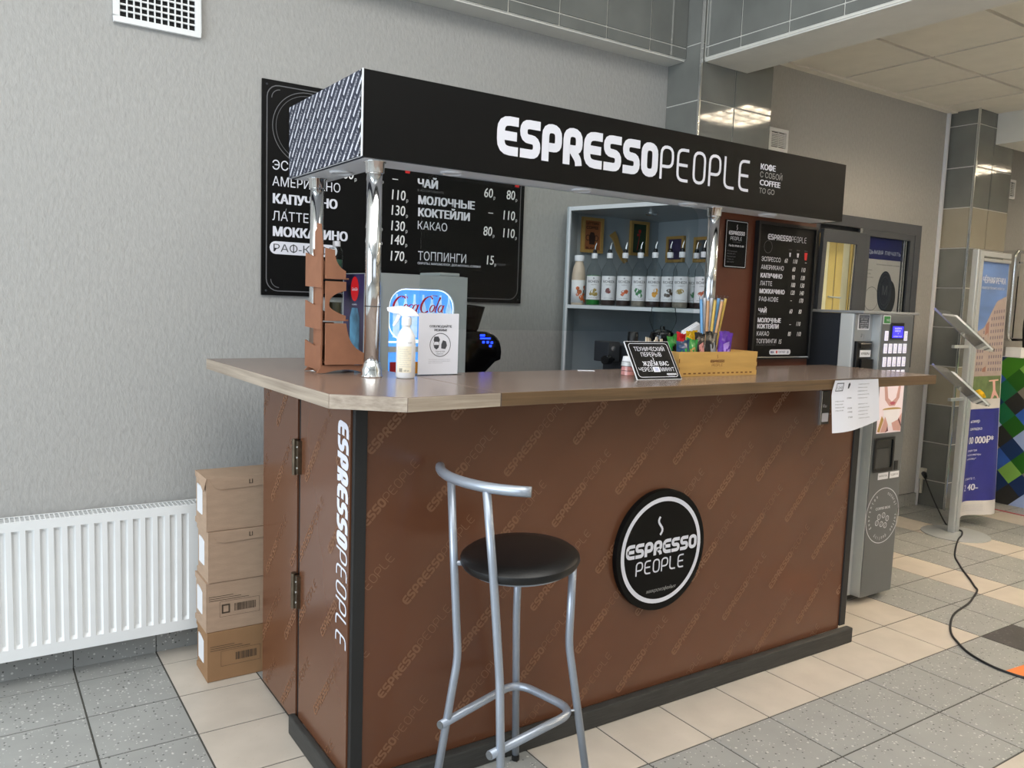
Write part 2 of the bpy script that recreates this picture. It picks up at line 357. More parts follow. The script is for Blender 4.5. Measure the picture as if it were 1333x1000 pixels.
# ================================================================== SETTING
def S(name, mb, m, label, parent=None, **k):
    return obj(name, mb, m, parent, label=label, kind='structure', **k)
OX, OY, P_ = .3099, 2.1396, .302
fl = S('floor', MB().box(-4, 11, -4.5, 5.2, -.06, -.0016), 'grout_dark', 'tiled lobby floor in speckled grey with beige bands')
def tcol(k, m):
    if k == 12 and m == -2: return 'floor_dark'
    if k <= 0: return 'floor_grey'
    if m >= 0: return 'floor_beige' if k <= 11 or k in (14, 17, 20) else 'floor_grey'
    if m == -1: return 'floor_beige' if 4 <= k <= 11 or k in (14, 17, 20) else 'floor_grey'
    if m == -4 and k == 8: return 'floor_beige'
    return 'floor_grey'
tme = {}
def tile_mesh(c):
    if c not in tme:
        bm = bmesh.new(); h = (P_ - .0055) / 2
        v = [bm.verts.new(p) for p in ((-h, -h, 0), (h, -h, 0), (h, h, 0), (-h, h, 0))]; t = [bm.verts.new((p.co.x * .994, p.co.y * .994, .0045)) for p in v]
        bm.faces.new(t)
        for i in range(4): bm.faces.new([v[i], v[(i + 1) % 4], t[(i + 1) % 4], t[i]])
        me = bpy.data.meshes.new('tile'); bm.to_mesh(me); bm.free(); me.materials.append(MATS[c]); tme[c] = me
    return tme[c]
Ri = R3.transposed()
def px(p):
    q = Ri @ (Vector(p) - Vector((0, 0, 1.49295)))
    return (666.5 + 1063.25 * q.x / -q.z, 500 - 1063.25 * q.y / -q.z) if q.z < -.1 else (-9e3, 9e3)
far = MB(); cand = []
for k in range(-14, 34):
    for m in range(-21, 10):
        x = OX + (k + .5) * P_; y = OY + (m + .5) * P_
        u, v = px((x, y, 0)); hid = (1.0 < x < 3.2 and y > 2.3) or y > 3.6 and x < 6
        if y > 3.5 and x < 6.2: continue
        if -120 < u < 1440 and 560 < v < 1120 and not hid and k < 24: cand.append((x, y, k, m))
        else:
            h = P_ / 2 - .0026
            if y > 5: continue
            far.box(x - h, x + h, y - h, y + h, -.004, .0004)
cand.sort(key=lambda c: (c[0] ** 2 + c[1] ** 2))
for x, y, k, m in cand[:300]:
    o = bpy.data.objects.new('tile', tile_mesh(tcol(k, m))); COL.objects.link(o); o.location = (x, y, -.004 - fl.location.z); o.parent = fl
    o.location = (x - fl.location.x, y - fl.location.y, -.004 - fl.location.z)
for x, y, k, m in cand[300:]:
    h = P_ / 2 - .0026; far.box(x - h, x + h, y - h, y + h, -.004, .0004)
o = obj('tile', far, 'floor_grey', fl, kind='stuff', weld=False)

wb = MB().box(-4, 6.26, 3.5, 3.7, 0, 4.0); S('wall_back', wb, 'wall_paper', 'back wall covered in greige textured wallpaper')
S('wall_far', MB().box(6.26, 11, 3.62, 3.82, 0, 4.0), 'wall_paper', 'continuation of the papered wall beyond the tiled pier')
S('wall_right', MB().box(10.8, 11, -4.5, 3.7, 0, 4.0), 'wall_paper', 'distant right end wall of the lobby')
lw = MB(); lw.box(-4.2, -4, -4.5, 3.5, 0, .45).box(-4.2, -4, -4.5, 3.5, 3.5, 4.0).box(-4.2, -4, -4.5, -2.0, .45, 3.5).box(-4.2, -4, 3.2, 3.5, .45, 3.5)
S('wall_left', lw, 'wall_paper', 'left wall with the tall glazed opening')
bw = MB(); bw.box(-4, 11, -4.7, -4.5, 0, .8).box(-4, 11, -4.7, -4.5, 3.4, 4).box(-4, -1.8, -4.7, -4.5, .8, 3.4).box(2.8, 11, -4.7, -4.5, .8, 3.4)
S('wall_front', bw, 'wall_paper', 'wall behind the viewer with its window opening')
wn = MB()
for y in (-2, -.7, .6, 1.9, 3.14): wn.box(-4.12, -4.04, y, y + .06, .45, 3.5)
for z in (.45, 2.4, 3.44): wn.box(-4.12, -4.04, -2, 3.2, z, z + .06)
S('window_2', wn, 'white_paint', 'tall white framed glazing of the left wall')
# ceilings
S('ceiling', MB().box(-4, 3.66, -4.5, 3.5, 4.0, 4.1), 'plaster', 'high plaster ceiling of the entrance bay')
cl = S('ceiling_2', MB().box(3.62, 11, -4.5, 5, 3.045, 3.12), 'ceiling_rail', 'suspended panel ceiling over the right of the hall')
GX, GY = 4.25, 3.45
pan = {}
lights_cells = [(1, -3), (7, -3), (1, -7), (4, -7), (7, -7), (4, -11), (1, -11), (7, -11)]  # past the opening pair, panels are unseen extras added to brighten this side
for i in range(-1, 11):
    for j in range(-14, 0):
        x0, x1 = GX + (i) * .594, GX + (i + 1) * .594; y0, y1 = GY + j * .594, GY + (j + 1) * .594
        if (i, j) in lights_cells: continue
        if i == -1: x0 = 3.69
        key = i == -1
        if key not in pan:
            b = MB(); b.box(0, x1 - x0 - .024, 0, .57, 0, .02); bm = b.bm; me = bpy.data.meshes.new('ceiling_panel'); bm.to_mesh(me); bm.free(); me.materials.append(MATS['ceiling_panel']); pan[key] = me
        if y1 < -1.5: continue
        o = bpy.data.objects.new('panel', pan[key]); COL.objects.link(o); o.parent = cl
        o.location = (x0 + .012 - cl.location.x, y0 + .012 - cl.location.y, 3.028 - cl.location.z)
S('trim_1', MB().box(3.93, 6.25, 3.44, 3.5, 3.018, 3.034), 'ceiling_panel', 'thin perimeter angle where the panel ceiling meets the wall')
lamp = None
for n_, (i, j) in enumerate(lights_cells):
    x0, y0 = GX + i * .594, GY + j * .594
    loc = (x0 + .297, y0 + .297, 3.03)
    if lamp is None:
        lamp = thing('ceiling_light', 'square lattice light panel set in the ceiling nearest the kiosk', 'light', loc, 'ceiling light panels')
        b = MB(); b.box(x0 + .008, x0 + .586, y0 + .008, y0 + .03, 3.0, 3.04).box(x0 + .008, x0 + .586, y0 + .564, y0 + .586, 3.0, 3.04).box(x0 + .008, x0 + .03, y0 + .03, y0 + .564, 3.0, 3.04).box(x0 + .564, x0 + .586, y0 + .03, y0 + .564, 3.0, 3.04)
        for q in range(1, 4): b.box(x0 + .03, x0 + .564, y0 + .03 + q * .1335 - .02, y0 + .03 + q * .1335 + .02, 3.004, 3.03)
        for q in range(1, 4): b.box(x0 + .03 + q * .1335 - .014, x0 + .03 + q * .1335 + .014, y0 + .03, y0 + .564, 3.004, 3.03)
        obj('frame', b, 'white_paint', lamp)
        obj('diffuser', MB().box(x0 + .03, x0 + .564, y0 + .03, y0 + .564, 3.03, 3.038), 'lamp_white', lamp)
    else: dup(lamp, loc, 0, 'ceiling light panel further from the kiosk, %s' % ('over the far desk', 'unseen added fill, second of the near row', 'unseen added fill, second of the middle row', 'unseen added fill, second of the far row', 'unseen added fill, rearmost of the middle row', 'unseen added fill, rearmost of the near row', 'unseen added fill, rearmost of the far row')[n_ - 1])
# pier 1, beams, pier 2 : each a plain core carrying separate tiles
def tiled(core_name, label, core, faces, parent=None):
    c = S(core_name, core, 'grout_light', label)
    for (F, cells) in faces:
        for (a0, a1, b0, b1, m) in cells:
            if a1 - a0 < .02 or b1 - b0 < .02: continue
            g = .0040
            obj('tile', MB().fbox(F, a0 + g, a1 - g, b0 + g, b1 - g, 0, .006), m, c)
    return c
def cells(a_edges, b_edges, mf): return [(a_edges[i], a_edges[i + 1], b_edges[j], b_edges[j + 1], mf(i, j)) for i in range(len(a_edges) - 1) for j in range(len(b_edges) - 1)]
dk = lambda i, j: 'tile_dark'
FLf = lambda X: (lambda a, b, c=0.0: Vector((X - c, -a, b)))   # faces -X : a = -y
zs1 = [1.71, 2.01, 2.31, 2.61, 2.91, 3.21, 3.51, 3.81]
tiled('trim_2', 'grey tiled pier behind the kiosk canopy', MB().box(3.326, 3.914, 3.256, 3.5, 0, 4.0),
      [(FX(3.256), cells([3.326, 3.60, 3.914], zs1, dk)), (FLf(3.326), cells([-3.5, -3.256], zs1, dk))])
tiled('trim_3', 'tiled downstand beam along the back wall', MB().box(-4, 3.32, 3.366, 3.5, 2.84, 4.0),
      [(FX(3.366), cells([.052 + .3 * k for k in range(0, 11)] + [3.32], [2.84, 2.90, 3.20, 3.5, 3.8], dk))])
tiled('trim_4', 'tiled downstand beam running out from the pier over the hall', MB().box(3.346, 3.69, -4.5, 3.25, 2.82, 4.0),
      [(FLf(3.346), cells([-3.24, -3.0, -2.7, -2.4, -2.1, -1.8, -1.5, -1.2], [2.83, 2.885, 3.185, 3.485, 3.785], dk))])
S('trim_5', MB().box(3.35, 3.688, -4.5, 3.249, 2.812, 2.822), 'plaster', 'smooth painted underside of the beam over the hall')
S('trim_12', MB().box(-4, 3.318, 3.37, 3.499, 2.832, 2.842), 'plaster', 'smooth painted underside of the beam along the wall')
zs2 = [.0, .21, .51, .81, 1.11, 1.41, 1.71, 2.01, 2.31, 2.61, 2.92, 3.03]
def p2(i, j): return 'tile_light' if j in (3, 7) else 'tile_dark'
tiled('trim_6', 'tiled pier at the end of the wall with beige bands', MB().box(6.256, 6.80, 3.286, 3.62, 0, 3.06),
      [(FLf(6.256), cells([-3.5, -3.286], zs2, p2)), (FX(3.286), cells([6.256, 6.50, 6.80], zs2, p2))])
S('trim_7', MB().box(3.314, 3.326, 3.240, 3.252, 1.7, 4.0), 'steel_trim', 'bright metal corner strip on the near pier')
S('trim_8', MB().box(6.242, 6.254, 3.268, 3.280, 0, 3.03), 'steel_trim', 'bright metal corner strip on the far pier')
S('trim_9', MB().box(6.205, 6.225, 3.475, 3.498, 0, 3.03), 'white_matte', 'pale pipe casing in the corner by the far pier')
S('trim_10', MB().box(3.92, 3.932, 3.488, 3.5, 1.7, 3.03), 'steel_trim', 'thin corner strip right of the near pier')
S('trim_11', MB().box(6.52, 9.5, 3.0, 3.28, 2.80, 3.04), 'plaster', 'pale painted beam beyond the far pier')
# skirting tiles
bs = S('baseboard_back', MB().box(-4, 6.24, 3.494, 3.502, 0, .10), 'grout_dark', 'tiled skirting along the back wall')
for k in list(range(-3, 4)) + list(range(12, 20)):
    x = OX + k * P_; x1 = min(x + P_, 6.24)
    obj('tile', MB().box(x + .0015, x1 - .0015, 3.482, 3.495, .001, .098), 'floor_grey', bs)
# ------------------------------------------------------------------ window of the office behind the machine
wd = thing('window_1', 'dark framed office window in the wall with its left sash ajar', None, (5.3, 3.48, 1.2), kind='structure')
b = MB(); X0, X1, Z0, Z1 = 4.60, 5.93, 1.10, 2.155
b.box(X0, X1, 3.458, 3.4995, Z1 - .075, Z1).box(X0, X1, 3.458, 3.4995, Z0, Z0 + .07).box(X0, X0 + .13, 3.458, 3.4995, Z0 + .07, Z1 - .075).box(X1 - .075, X1, 3.458, 3.4995, Z0 + .07, Z1 - .075).box(5.20, 5.262, 3.458, 3.4995, Z0 + .07, Z1 - .075)
obj('frame', b, 'frame_dark', wd)
F = Fr((4.715, 3.462, 1.17), (math.cos(.05), -math.sin(.05), 0), (0, -.02, 1))
b = MB(); b.fbox(F, 0, .45, 0, .07, 0, .03).fbox(F, 0, .45, .79, .87, 0, .03).fbox(F, 0, .04, .07, .79, 0, .03).fbox(F, .345, .45, .07, .79, 0, .03)
obj('sash', b, 'frame_dark', wd, bevel=.003)
obj('pane', MB().fbox(F, .04, .345, .07, .79, .010, .015), 'window_glass', wd)
obj('edge_strip', MB().fbox(F, .332, .344, .07, .79, .016, .024), 'steel_trim', wd)
obj('edge_strip', MB().box(5.168, 5.200, 3.455, 3.47, 1.17, 2.08), 'steel_trim', wd)
b = MB(); b.box(5.262, 5.856, 3.462, 3.478, 2.035, 2.082).box(5.80, 5.856, 3.462, 3.478, 1.17, 2.035).box(5.262, 5.30, 3.462, 3.478, 1.17, 2.035)
obj('sash', b, 'frame_dark', wd)
obj('edge_strip', MB().box(5.735, 5.742, 3.470, 3.476, 1.17, 2.035), 'steel_trim', wd)
obj('edge_strip', MB().box(5.76, 5.768, 3.470, 3.476, 1.17, 2.035), 'steel_trim', wd)
obj('pane', MB().box(5.30, 5.80, 3.474, 3.4775, 1.17, 2.035), 'window_glass', wd)
for k in range(6): obj('slat', MB().box(4.735 + k * .078, 4.735 + k * .078 + .070, 3.492 - .004 * (k % 2), 3.497 - .004 * (k % 2), 1.17, 2.02), 'blind_pale_glow' if k % 3 == 1 else 'blind_glow', wd)
obj('handle', MB().tube([(4.90, 3.482, 1.598), (5.04, 3.482, 1.594)], .006), 'white_paint', wd, smooth=True)
b = MB().box(5.262, 5.856, 3.492, 3.498, 1.17, 2.08).box(4.73, 5.2, 3.492, 3.498, 2.02, 2.08); obj('backing', b, 'window_black', wd)
po = thing('poster', 'printed poster with blue heading and round stamp behind the window glass', 'poster', (5.53, 3.486, 1.2))
FP = FX(3.484)
obj('sheet', MB().box(5.305, 5.73, 3.484, 3.488, 1.2, 2.033), 'poster_pink', po)
obj('heading', MB().fbox(FP, 5.307, 5.728, 1.882, 2.033, 0, .001), 'poster_blue', po)
b = MB(); text(b, 'седьмая печать', FP, 5.722, 1.918, .036, w=.475, align='R', c=.0015); clip(b, FP, 5.307, 5.728, 1.8, 2.06); obj('lettering', b, 'print_white', po)
b = MB(); text(b, 'Изготовление печатей и штампов', FP, 5.722, 1.842, .010, w=.29, align='R', c=.0005)
for k, s in enumerate(('любая печать', 'за 15 минут', 'печать по оттиску')): text(b, s, FP, 5.32, 1.80 - k * .026, .008, c=.0005)
b.ring(FP, 5.40, 1.60, .082, .085, .0005); obj('lettering', b, 'ink', po)
ell = lambda cx, cz, rx, rz: [(cx + rx * math.cos(t * .19635), cz + rz * math.sin(t * .19635)) for t in range(32)]
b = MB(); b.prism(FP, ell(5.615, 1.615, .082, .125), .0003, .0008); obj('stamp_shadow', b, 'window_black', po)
b = MB(); b.prism(FP, ell(5.552, 1.66, .088, .143), .001, .0035); obj('stamp', b, 'stamp', po)
b = MB()
for r_ in (.9, .72): ribbon(b, FP, ell(5.552, 1.66, .088 * r_, .143 * r_), .002, .004, True)
text(b, 'М', FP, 5.552, 1.63, .07, align='C', c=.004); obj('stamp_print', b, 'print_dim', po)
# ------------------------------------------------------------------ vents
def vent(name_label, x0, x1, z0, z1, y, nx, nz):
    t = thing('wall_vent', name_label, 'vent', ((x0 + x1) / 2, y, z0), 'white wall vents')
    f = .022; b = MB(); b.box(x0, x1, y - .018, y, z0, z0 + f).box(x0, x1, y - .018, y, z1 - f, z1).box(x0, x0 + f, y - .018, y, z0 + f, z1 - f).box(x1 - f, x1, y - .018, y, z0 + f, z1 - f)
    obj('frame', b, 'white_paint', t, bevel=.002)
    obj('backing', MB().box(x0 + f, x1 - f, y - .003, y - .001, z0 + f, z1 - f), 'slot_black', t)
    for k in range(1, nz): z = z0 + f + (z1 - z0 - 2 * f) * k / nz; obj('slat', MB().box(x0 + f, x1 - f, y - .013, y - .004, z - .003, z + .003), 'white_paint', t)
    for k in range(1, nx): x = x0 + f + (x1 - x0 - 2 * f) * k / nx; obj('slat', MB().box(x - .0025, x + .0025, y - .016, y - .008, z0 + f, z1 - f), 'white_paint', t)
vent('large white grille vent high on the wall above the radiator', .484, .797, 2.48, 2.78, 3.499, 11, 11)
vent('small white louvred vent beside the tiled pier above the canopy', 4.19, 4.372, 2.49, 2.63, 3.499, 2, 9)
vent('tiny white vent on the wall beyond the far pier', 7.40, 7.56, 2.52, 2.68, 3.619, 2, 8)
# ------------------------------------------------------------------ radiator
rd = thing('radiator', 'white panel radiator with vertical ribs on the wall by the cardboard boxes', 'radiator', (0, 3.43, .115))
b = MB(); x0, x1, z0, z1, yf = -.95, .79, .115, .632, 3.38
pts = [(x0, yf)]; x = x0 + .03; pit = .0448
while x + pit < x1 - .02:
    pts += [(x, yf), (x + .007, yf + .011), (x + .020, yf + .011), (x + .027, yf)]; x += pit
pts += [(x1, yf)]
lo, hi = z0 + .055, z1 - .045
for (a, c) in zip(pts, pts[1:]):
    b.face([(a[0], a[1], lo), (c[0], c[1], lo), (c[0], c[1], hi), (a[0], a[1], hi)])
    b.face([(a[0], yf, lo - .012), (c[0], yf, lo - .012), (c[0], c[1], lo), (a[0], a[1], lo)])
    b.face([(a[0], a[1], hi), (c[0], c[1], hi), (c[0], yf, hi + .012), (a[0], yf, hi + .012)])
b.face([(x0, yf, z0), (x1, yf, z0), (x1, yf, lo - .012), (x0, yf, lo - .012)]); b.face([(x0, yf, hi + .012), (x1, yf, hi + .012), (x1, yf, z1), (x0, yf, z1)])
b.face([(x0, yf, z0), (x0, yf + .014, z0), (x1, yf + .014, z0), (x1, yf, z0)]); b.face([(x0, yf, z1), (x1, yf, z1), (x1, yf + .012, z1), (x0, yf + .012, z1)])
obj('front_panel', b, 'white_paint', rd, smooth=True)
b = MB().box(x0, x1, 3.462, 3.474, z0, z1); obj('rear_panel', b, 'white_paint', rd)
b = MB().box(x0, x0 + .004, yf, 3.474, z0, z1).box(x1 - .004, x1, yf, 3.474, z0, z1); obj('side_cover', b, 'white_paint', rd)
b = MB(); 
for k in range(int((x1 - x0) / .016)): b.box(x0 + k * .016, x0 + k * .016 + .0042, yf + .008, 3.466, z1 - .003, z1)
for y in (yf + .008, 3.40, 3.418, 3.436, 3.46): b.box(x0, x1, y, y + .0025, z1 - .0005, z1 + .0008)
obj('top_grille', b, 'white_paint', rd, kind='stuff', weld=False)
b = MB()
for k in range(60): b.box(x0 + .01 + k * .028, x0 + .018 + k * .028, 3.395, 3.46, z0 + .02, z1 - .03)
obj('convector_fins', b, 'grout_dark', rd, kind='stuff', weld=False)
b = MB().box(-.6, -.57, 3.474, 3.4995, .2, .6).box(.5, .53, 3.474, 3.4995, .2, .6); obj('bracket', b, 'white_paint', rd)
# ------------------------------------------------------------------ cardboard boxes
BX0, BX1, BY0, BY1 = .726, 1.08, 3.10, 3.28
zz = [0.001, .197, .391, .590, .795]
box_lab = ['brown cardboard box at the bottom of the stack beside the counter, darkest of the four', 'cardboard box second from the bottom of the stack, barcode printed on its front', 'cardboard box second from the top of the stack with a folded lid flap', 'topmost cardboard box of the stack by the radiator, lid flap turned over']
for k in range(4):
    t = thing('cardboard_box', box_lab[k], 'box', ((BX0 + BX1) / 2, (BY0 + BY1) / 2, zz[k]), 'cardboard boxes stacked beside the counter')
    j = [(.0, .0), (-.004, .002), (.003, -.002), (-.003, .001)][k]; a0, a1, y0, y1 = BX0 + j[0], BX1 + j[0], BY0 + j[1], BY1 + j[1]; z0, z1 = zz[k] + .0008, zz[k + 1] - .0008
    mm = 'cardboard_dark' if k == 0 else 'cardboard'
    b = MB().box(a0 + .004, a1, y0, y1, z0, z1); obj('body', b, mm, t, bevel=.002)
    FL = lambda a, bb, c=0.0, X=a0 + .004: Vector((X - c, -a, bb))
    b = MB(); b.prism(FL, [(-y1, z0), (-y0, z0), (-y0, z1), (-y1, z1), (-y1, z1 - .02), (-y0 - .06, z1 - .05), (-y0 - .06, z0 + .055), (-y1, z0 + .02)], 0, .004)
    obj('end_flap', b, mm, t)
    obj('bag', MB().fbox(FL, -y1 + .03, -y0 - .045, z0 + .05, z1 - .045, .0002, .0032), 'white_matte', t, label='white contents showing through the hand hole')
    if k >= 2:
        b = MB(); b.prism(Fr((a0 + .01, y0 - .001, z1), (1, 0, 0), (0, 0, 1)), [(0, 0), (.02, -.035), (.045, -.045), (a1 - a0 - .01, -.036), (a1 - a0 - .01, 0)], 0, .003)
        obj('lid_flap', b, 'cardboard', t)
        b = MB(); text(b, 'LI', FX(y0 - .0045), .88, z1 - .03, .018, bold=.02); obj('print_mark', b, 'print_box', t)
        if k == 3: obj('lid_flap', MB().prism(Fr((a0 + .002, y0 - .002, z1), (0, -1, 0), (-.25, 0, -1)), [(-.17, 0), (0, 0), (-.005, .05), (-.10, .02)], -.002, .001), 'cardboard', t)
    else:
        b = MB(); F = FX(y0 - .0006); zc = z0 + .085
        frame_line(b, F, [(a0 + .05, zc - .03), (a0 + .20, zc - .03), (a0 + .20, zc + .03), (a0 + .05, zc + .03)], .001)
        if k == 1: frame_line(b, F, [(a0 + .06, zc - .015), (a0 + .085, zc - .015), (a0 + .085, zc + .015), (a0 + .06, zc + .015)], .006)
        xx = a0 + .105
        while xx < a0 + .185:
            w = random.choice((.001, .002, .003)); b.flat(F, [(xx, zc - .014), (xx + w, zc - .014), (xx + w, zc + .016), (xx, zc + .016)]); xx += w + random.choice((.001, .0015, .002))
        for q in range(3): b.flat(F, [(a0 + .01, zc + .036 + q * .008), (a0 + .16 - q * .03, zc + .036 + q * .008), (a0 + .16 - q * .03, zc + .038 + q * .008), (a0 + .01, zc + .038 + q * .008)])
        obj('barcode_print', b, 'print_box', t)
# ================================================================== KIOSK
WT = 1.23
ct = thing('bar_counter', 'brown panelled kiosk counter with diagonal logo print, black corner edges and dark plinth', 'counter', (2.1, 2.5, 0))
FF = FX(2.135)
obj('front_panel', MB().box(.938, 3.255, 2.135, 2.155, .068, 1.188), 'brown_panel', ct)
obj('corner_strip', MB().box(.900, .938, 2.130, 2.150, .0, 1.188), 'black_edge', ct, bevel=.002)
obj('corner_strip', MB().box(3.255, 3.295, 2.128, 2.165, .08, 1.188), 'black_edge', ct, bevel=.002)
obj('side_panel', MB().box(.895, .913, 2.151, 2.565, .068, 1.188), 'brown_panel', ct)
obj('side_panel', MB().box(.897, .915, 2.60, 2.972, .03, 1.188), 'brown_panel', ct)
obj('gap_strip', MB().box(.903, .92, 2.565, 2.60, .04, 1.188), 'black_edge', ct)
obj('side_panel', MB().box(3.275, 3.293, 2.165, 2.53, .03, 1.188), 'grey_laminate', ct)
obj('rear_panel', MB().box(.96, 3.27, 2.50, 2.53, .03, 1.05), 'grey_laminate', ct)
b = MB().box(.878, 3.318, 2.100, 2.134, .001, .070); obj('plinth_board', b, 'plinth_wood', ct, bevel=.006)
b = MB().box(.872, .8945, 2.10, 2.60, .001, .070); obj('plinth_board', b, 'plinth_wood', ct, bevel=.006)
for zc in (.96, .507):
    b = MB().box(.882, .897, 2.553, 2.575, zc - .055, zc + .055).box(.882, .897, 2.590, 2.612, zc - .055, zc + .055); b.tube([(.88, 2.5825, zc - .06), (.88, 2.5825, zc + .06)], .0075)
    h = obj('hinge', b, 'hinge_brass', ct, smooth=True)
    b = MB()
    for dz in (-.035, 0, .035):
        for y in (2.564, 2.601): b.lathe([(.004, 0), (.003, .002)], (.882, y, zc + dz), 8, Matrix(((0, 0, -1), (0, 1, 0), (1, 0, 0))))
    obj('screw', b, 'steel_trim', h, kind='stuff')
def diag_pattern(F, a0, a1, b0, b1, h, ln, dp, dl, m, parent, ang=46, ws=(.225, .085), seg=2, off=0.0):
    b = MB(); t = math.radians(ang); cx, cy = (a0 + a1) / 2, (b0 + b1) / 2; D = math.hypot(a1 - a0, b1 - b0) / 2
    for i in range(-int(D / dp) - 1, int(D / dp) + 2):
        for j in range(-int(D / dl) - 2, int(D / dl) + 2):
            s0 = j * dl + (dl / 2 if i % 2 else 0) + off; ox = cx - math.sin(t) * i * dp + math.cos(t) * s0; oy = cy + math.cos(t) * i * dp + math.sin(t) * s0
            mx_, my_ = ox + math.cos(t) * ln / 2, oy + math.sin(t) * ln / 2
            if mx_ < a0 - ln / 2 or mx_ > a1 + ln / 2 or my_ < b0 - ln / 2 or my_ > b1 + ln / 2: continue
            G = lambda p, q, c=0.0, ox=ox, oy=oy: F(ox + p * math.cos(t) - q * math.sin(t), oy + p * math.sin(t) + q * math.cos(t), c)
            logo(b, G, 0, 0, h, ln * .55, ln * .45, .0006, ws1=ws[0], ws2=ws[1], seg=seg)
    clip(b, F, a0, a1, b0, b1)
    return obj('printed_pattern', b, m, parent, kind='stuff', weld=False)
diag_pattern(FF, .94, 3.25, .075, 1.186, .030, .335, .138, .50, 'pattern_print', ct)
diag_pattern(FLf(.895), -2.563, -2.152, .075, 1.186, .030, .335, .138, .50, 'pattern_print', ct, 50, off=.1)
diag_pattern(FLf(.897), -2.970, -2.602, .04, 1.186, .030, .335, .138, .50, 'pattern_print', ct, 50, off=.3)
FV = Fr((.895, 2.242, 1.135), (0, 0, -1), (0, -1, 0)); logo(None, FV, 0, 0, .082, .375, .305, .0012, slant=.12, seg=5, sep=('print_white', ct))
rs = thing('round_sign', 'round black sign with white ring and coffee steam logo fixed on the counter front', 'sign', (2.10, 2.12, .383))
FR = FX(2.134)
b = MB(); b.prism(FR, [(2.10 + .219 * math.cos(k * math.pi / 36), .603 + .226 * math.sin(k * math.pi / 36)) for k in range(72)], 0, .022); obj('disc', b, 'black_board', rs, bevel=.002)
b = MB(); b.ring(FR, 2.10, .603, .183, .199, .0226, 72); FR2 = lambda a, bb, c=0.0: FR(a, bb, .0226)
obj('ring_print', b, 'print_white', rs); logo(None, FR2, 1.925, .588, .054, .356, .25, two=(1.975, .522, .052), ws1=.24, ws2=.11, sep=('print_white', rs))
b = MB(); ribbon(b, FR2, [(2.088 + .010 * math.sin(k * .6) - .001, .662 + k * .0068) for k in range(11)], .009); obj('steam_mark', b, 'print_white', rs)
b = MB(); text(b, 'микрокофейня', FR2, 2.105, .449, .014, w=.145, slant=.35, align='C'); obj('lettering', b, 'print_grey', rs)
# worktops
def slab(name, poly, label, top, edges, z0=1.19, z1=WT):
    t = thing(name, label, 'worktop', (sum(p[0] for p in poly) / len(poly), sum(p[1] for p in poly) / len(poly), z0), 'kiosk worktops')
    F = lambda a, b_, c=0.0: Vector((a, b_, c))
    b = MB(); b.prism(F, poly, z0, z1); obj('board', b, top, t, bevel=.0012)
    for i, m in edges:
        p, q = Vector(poly[i]), Vector(poly[(i + 1) % len(poly)]); d = (q - p).normalized(); n = Vector((d.y, -d.x))
        G = lambda a, bb, c, p=p, d=d, n=n: Vector((p.x + d.x * a + n.x * c, p.y + d.y * a + n.y * c, bb))
        obj('edge_band', MB().fbox(G, .001, (q - p).length - .001, z0 + .001, z1 - .001, 0, .0012), m, t)
    return t
slab('worktop', [(.795, 2.06), (.96, 1.925), (1.268, 1.952), (1.215, 3.27), (.765, 3.27)], 'short grey-oak worktop wing with a cut corner under the spray bottle', 'worktop_top', [(0, 'worktop_edge_light_y'), (1, 'worktop_edge_light'), (4, 'worktop_edge_light_y')])
slab('worktop', [(1.2705, 1.952), (3.60, 1.975), (3.598, 2.54), (1.247, 2.54)], 'long brown oak worktop with the wooden snack box on it', 'worktop_top', [(0, 'worktop_edge_dark'), (1, 'worktop_edge_dark')])
# canopy
cn = thing('kiosk_canopy', 'black canopy fascia with large white logo carried on chrome poles above the counter', 'canopy', (2.2, 2.6, 1.919))
CZ0, CZ1 = 1.919, 2.180
obj('front_fascia', MB().box(1.02, 3.44, 2.400, 2.418, CZ0, CZ1), 'black_board', cn)
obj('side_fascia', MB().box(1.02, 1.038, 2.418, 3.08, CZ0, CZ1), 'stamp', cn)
obj('side_fascia', MB().box(3.422, 3.44, 2.418, 2.56, CZ0, CZ1), 'black_board', cn)
b = MB().box(1.04, 3.42, 2.42, 2.56, CZ0, CZ0 + .016).box(1.04, 1.16, 2.56, 3.078, CZ0, CZ0 + .016); obj('soffit', b, 'white_board', cn)
b = MB().box(1.02, 1.0215, 2.4, 3.08, CZ0 - .001, CZ0 + .003).box(1.018, 1.022, 2.396, 2.402, CZ0, CZ1); obj('edge_trim', b, 'white_board', cn)
for x, y in ((1.38, 2.475), (1.098, 2.76), (1.94, 2.475), (2.50, 2.475), (3.0, 2.475)):
    p = obj('spot_lamp', MB().lathe([(.040, 0), (.040, -.004), (.034, -.007), (.030, -.003), (0.0001, -.003)], (x, y, CZ0 - .0005), 28), 'white_board', cn, smooth=True)
    obj('spot_glass', MB().lathe([(.029, 0), (.0001, -.001)], (x, y, CZ0 - .004), 24), 'spot_glass', p)
diag_pattern(FLf(1.02), -3.079, -2.402, CZ0 + .002, CZ1 - .001, .0115, .118, .029, .125, 'print_white', cn, 46, ws=(.36, .12), seg=1)
FC = FX(2.3994); logo(None, FC, 1.508, 1.988, .130, .748, .54, 0, ws1=.235, ws2=.09, seg=6, sep=('print_white', cn))
b = MB(); text(b, 'КОФЕ', FC, 2.845, 2.092, .024, w=.098, bold=.035); text(b, 'COFFEE', FC, 2.845, 2.026, .024, w=.135, bold=.035); obj('lettering', b, 'print_white', cn)
b = MB(); text(b, 'С СОБОЙ', FC, 2.845, 2.059, .024, w=.145, bold=0); text(b, 'TO GO', FC, 2.845, 1.992, .024, w=.10, bold=0); obj('lettering', b, 'print_grey', cn)
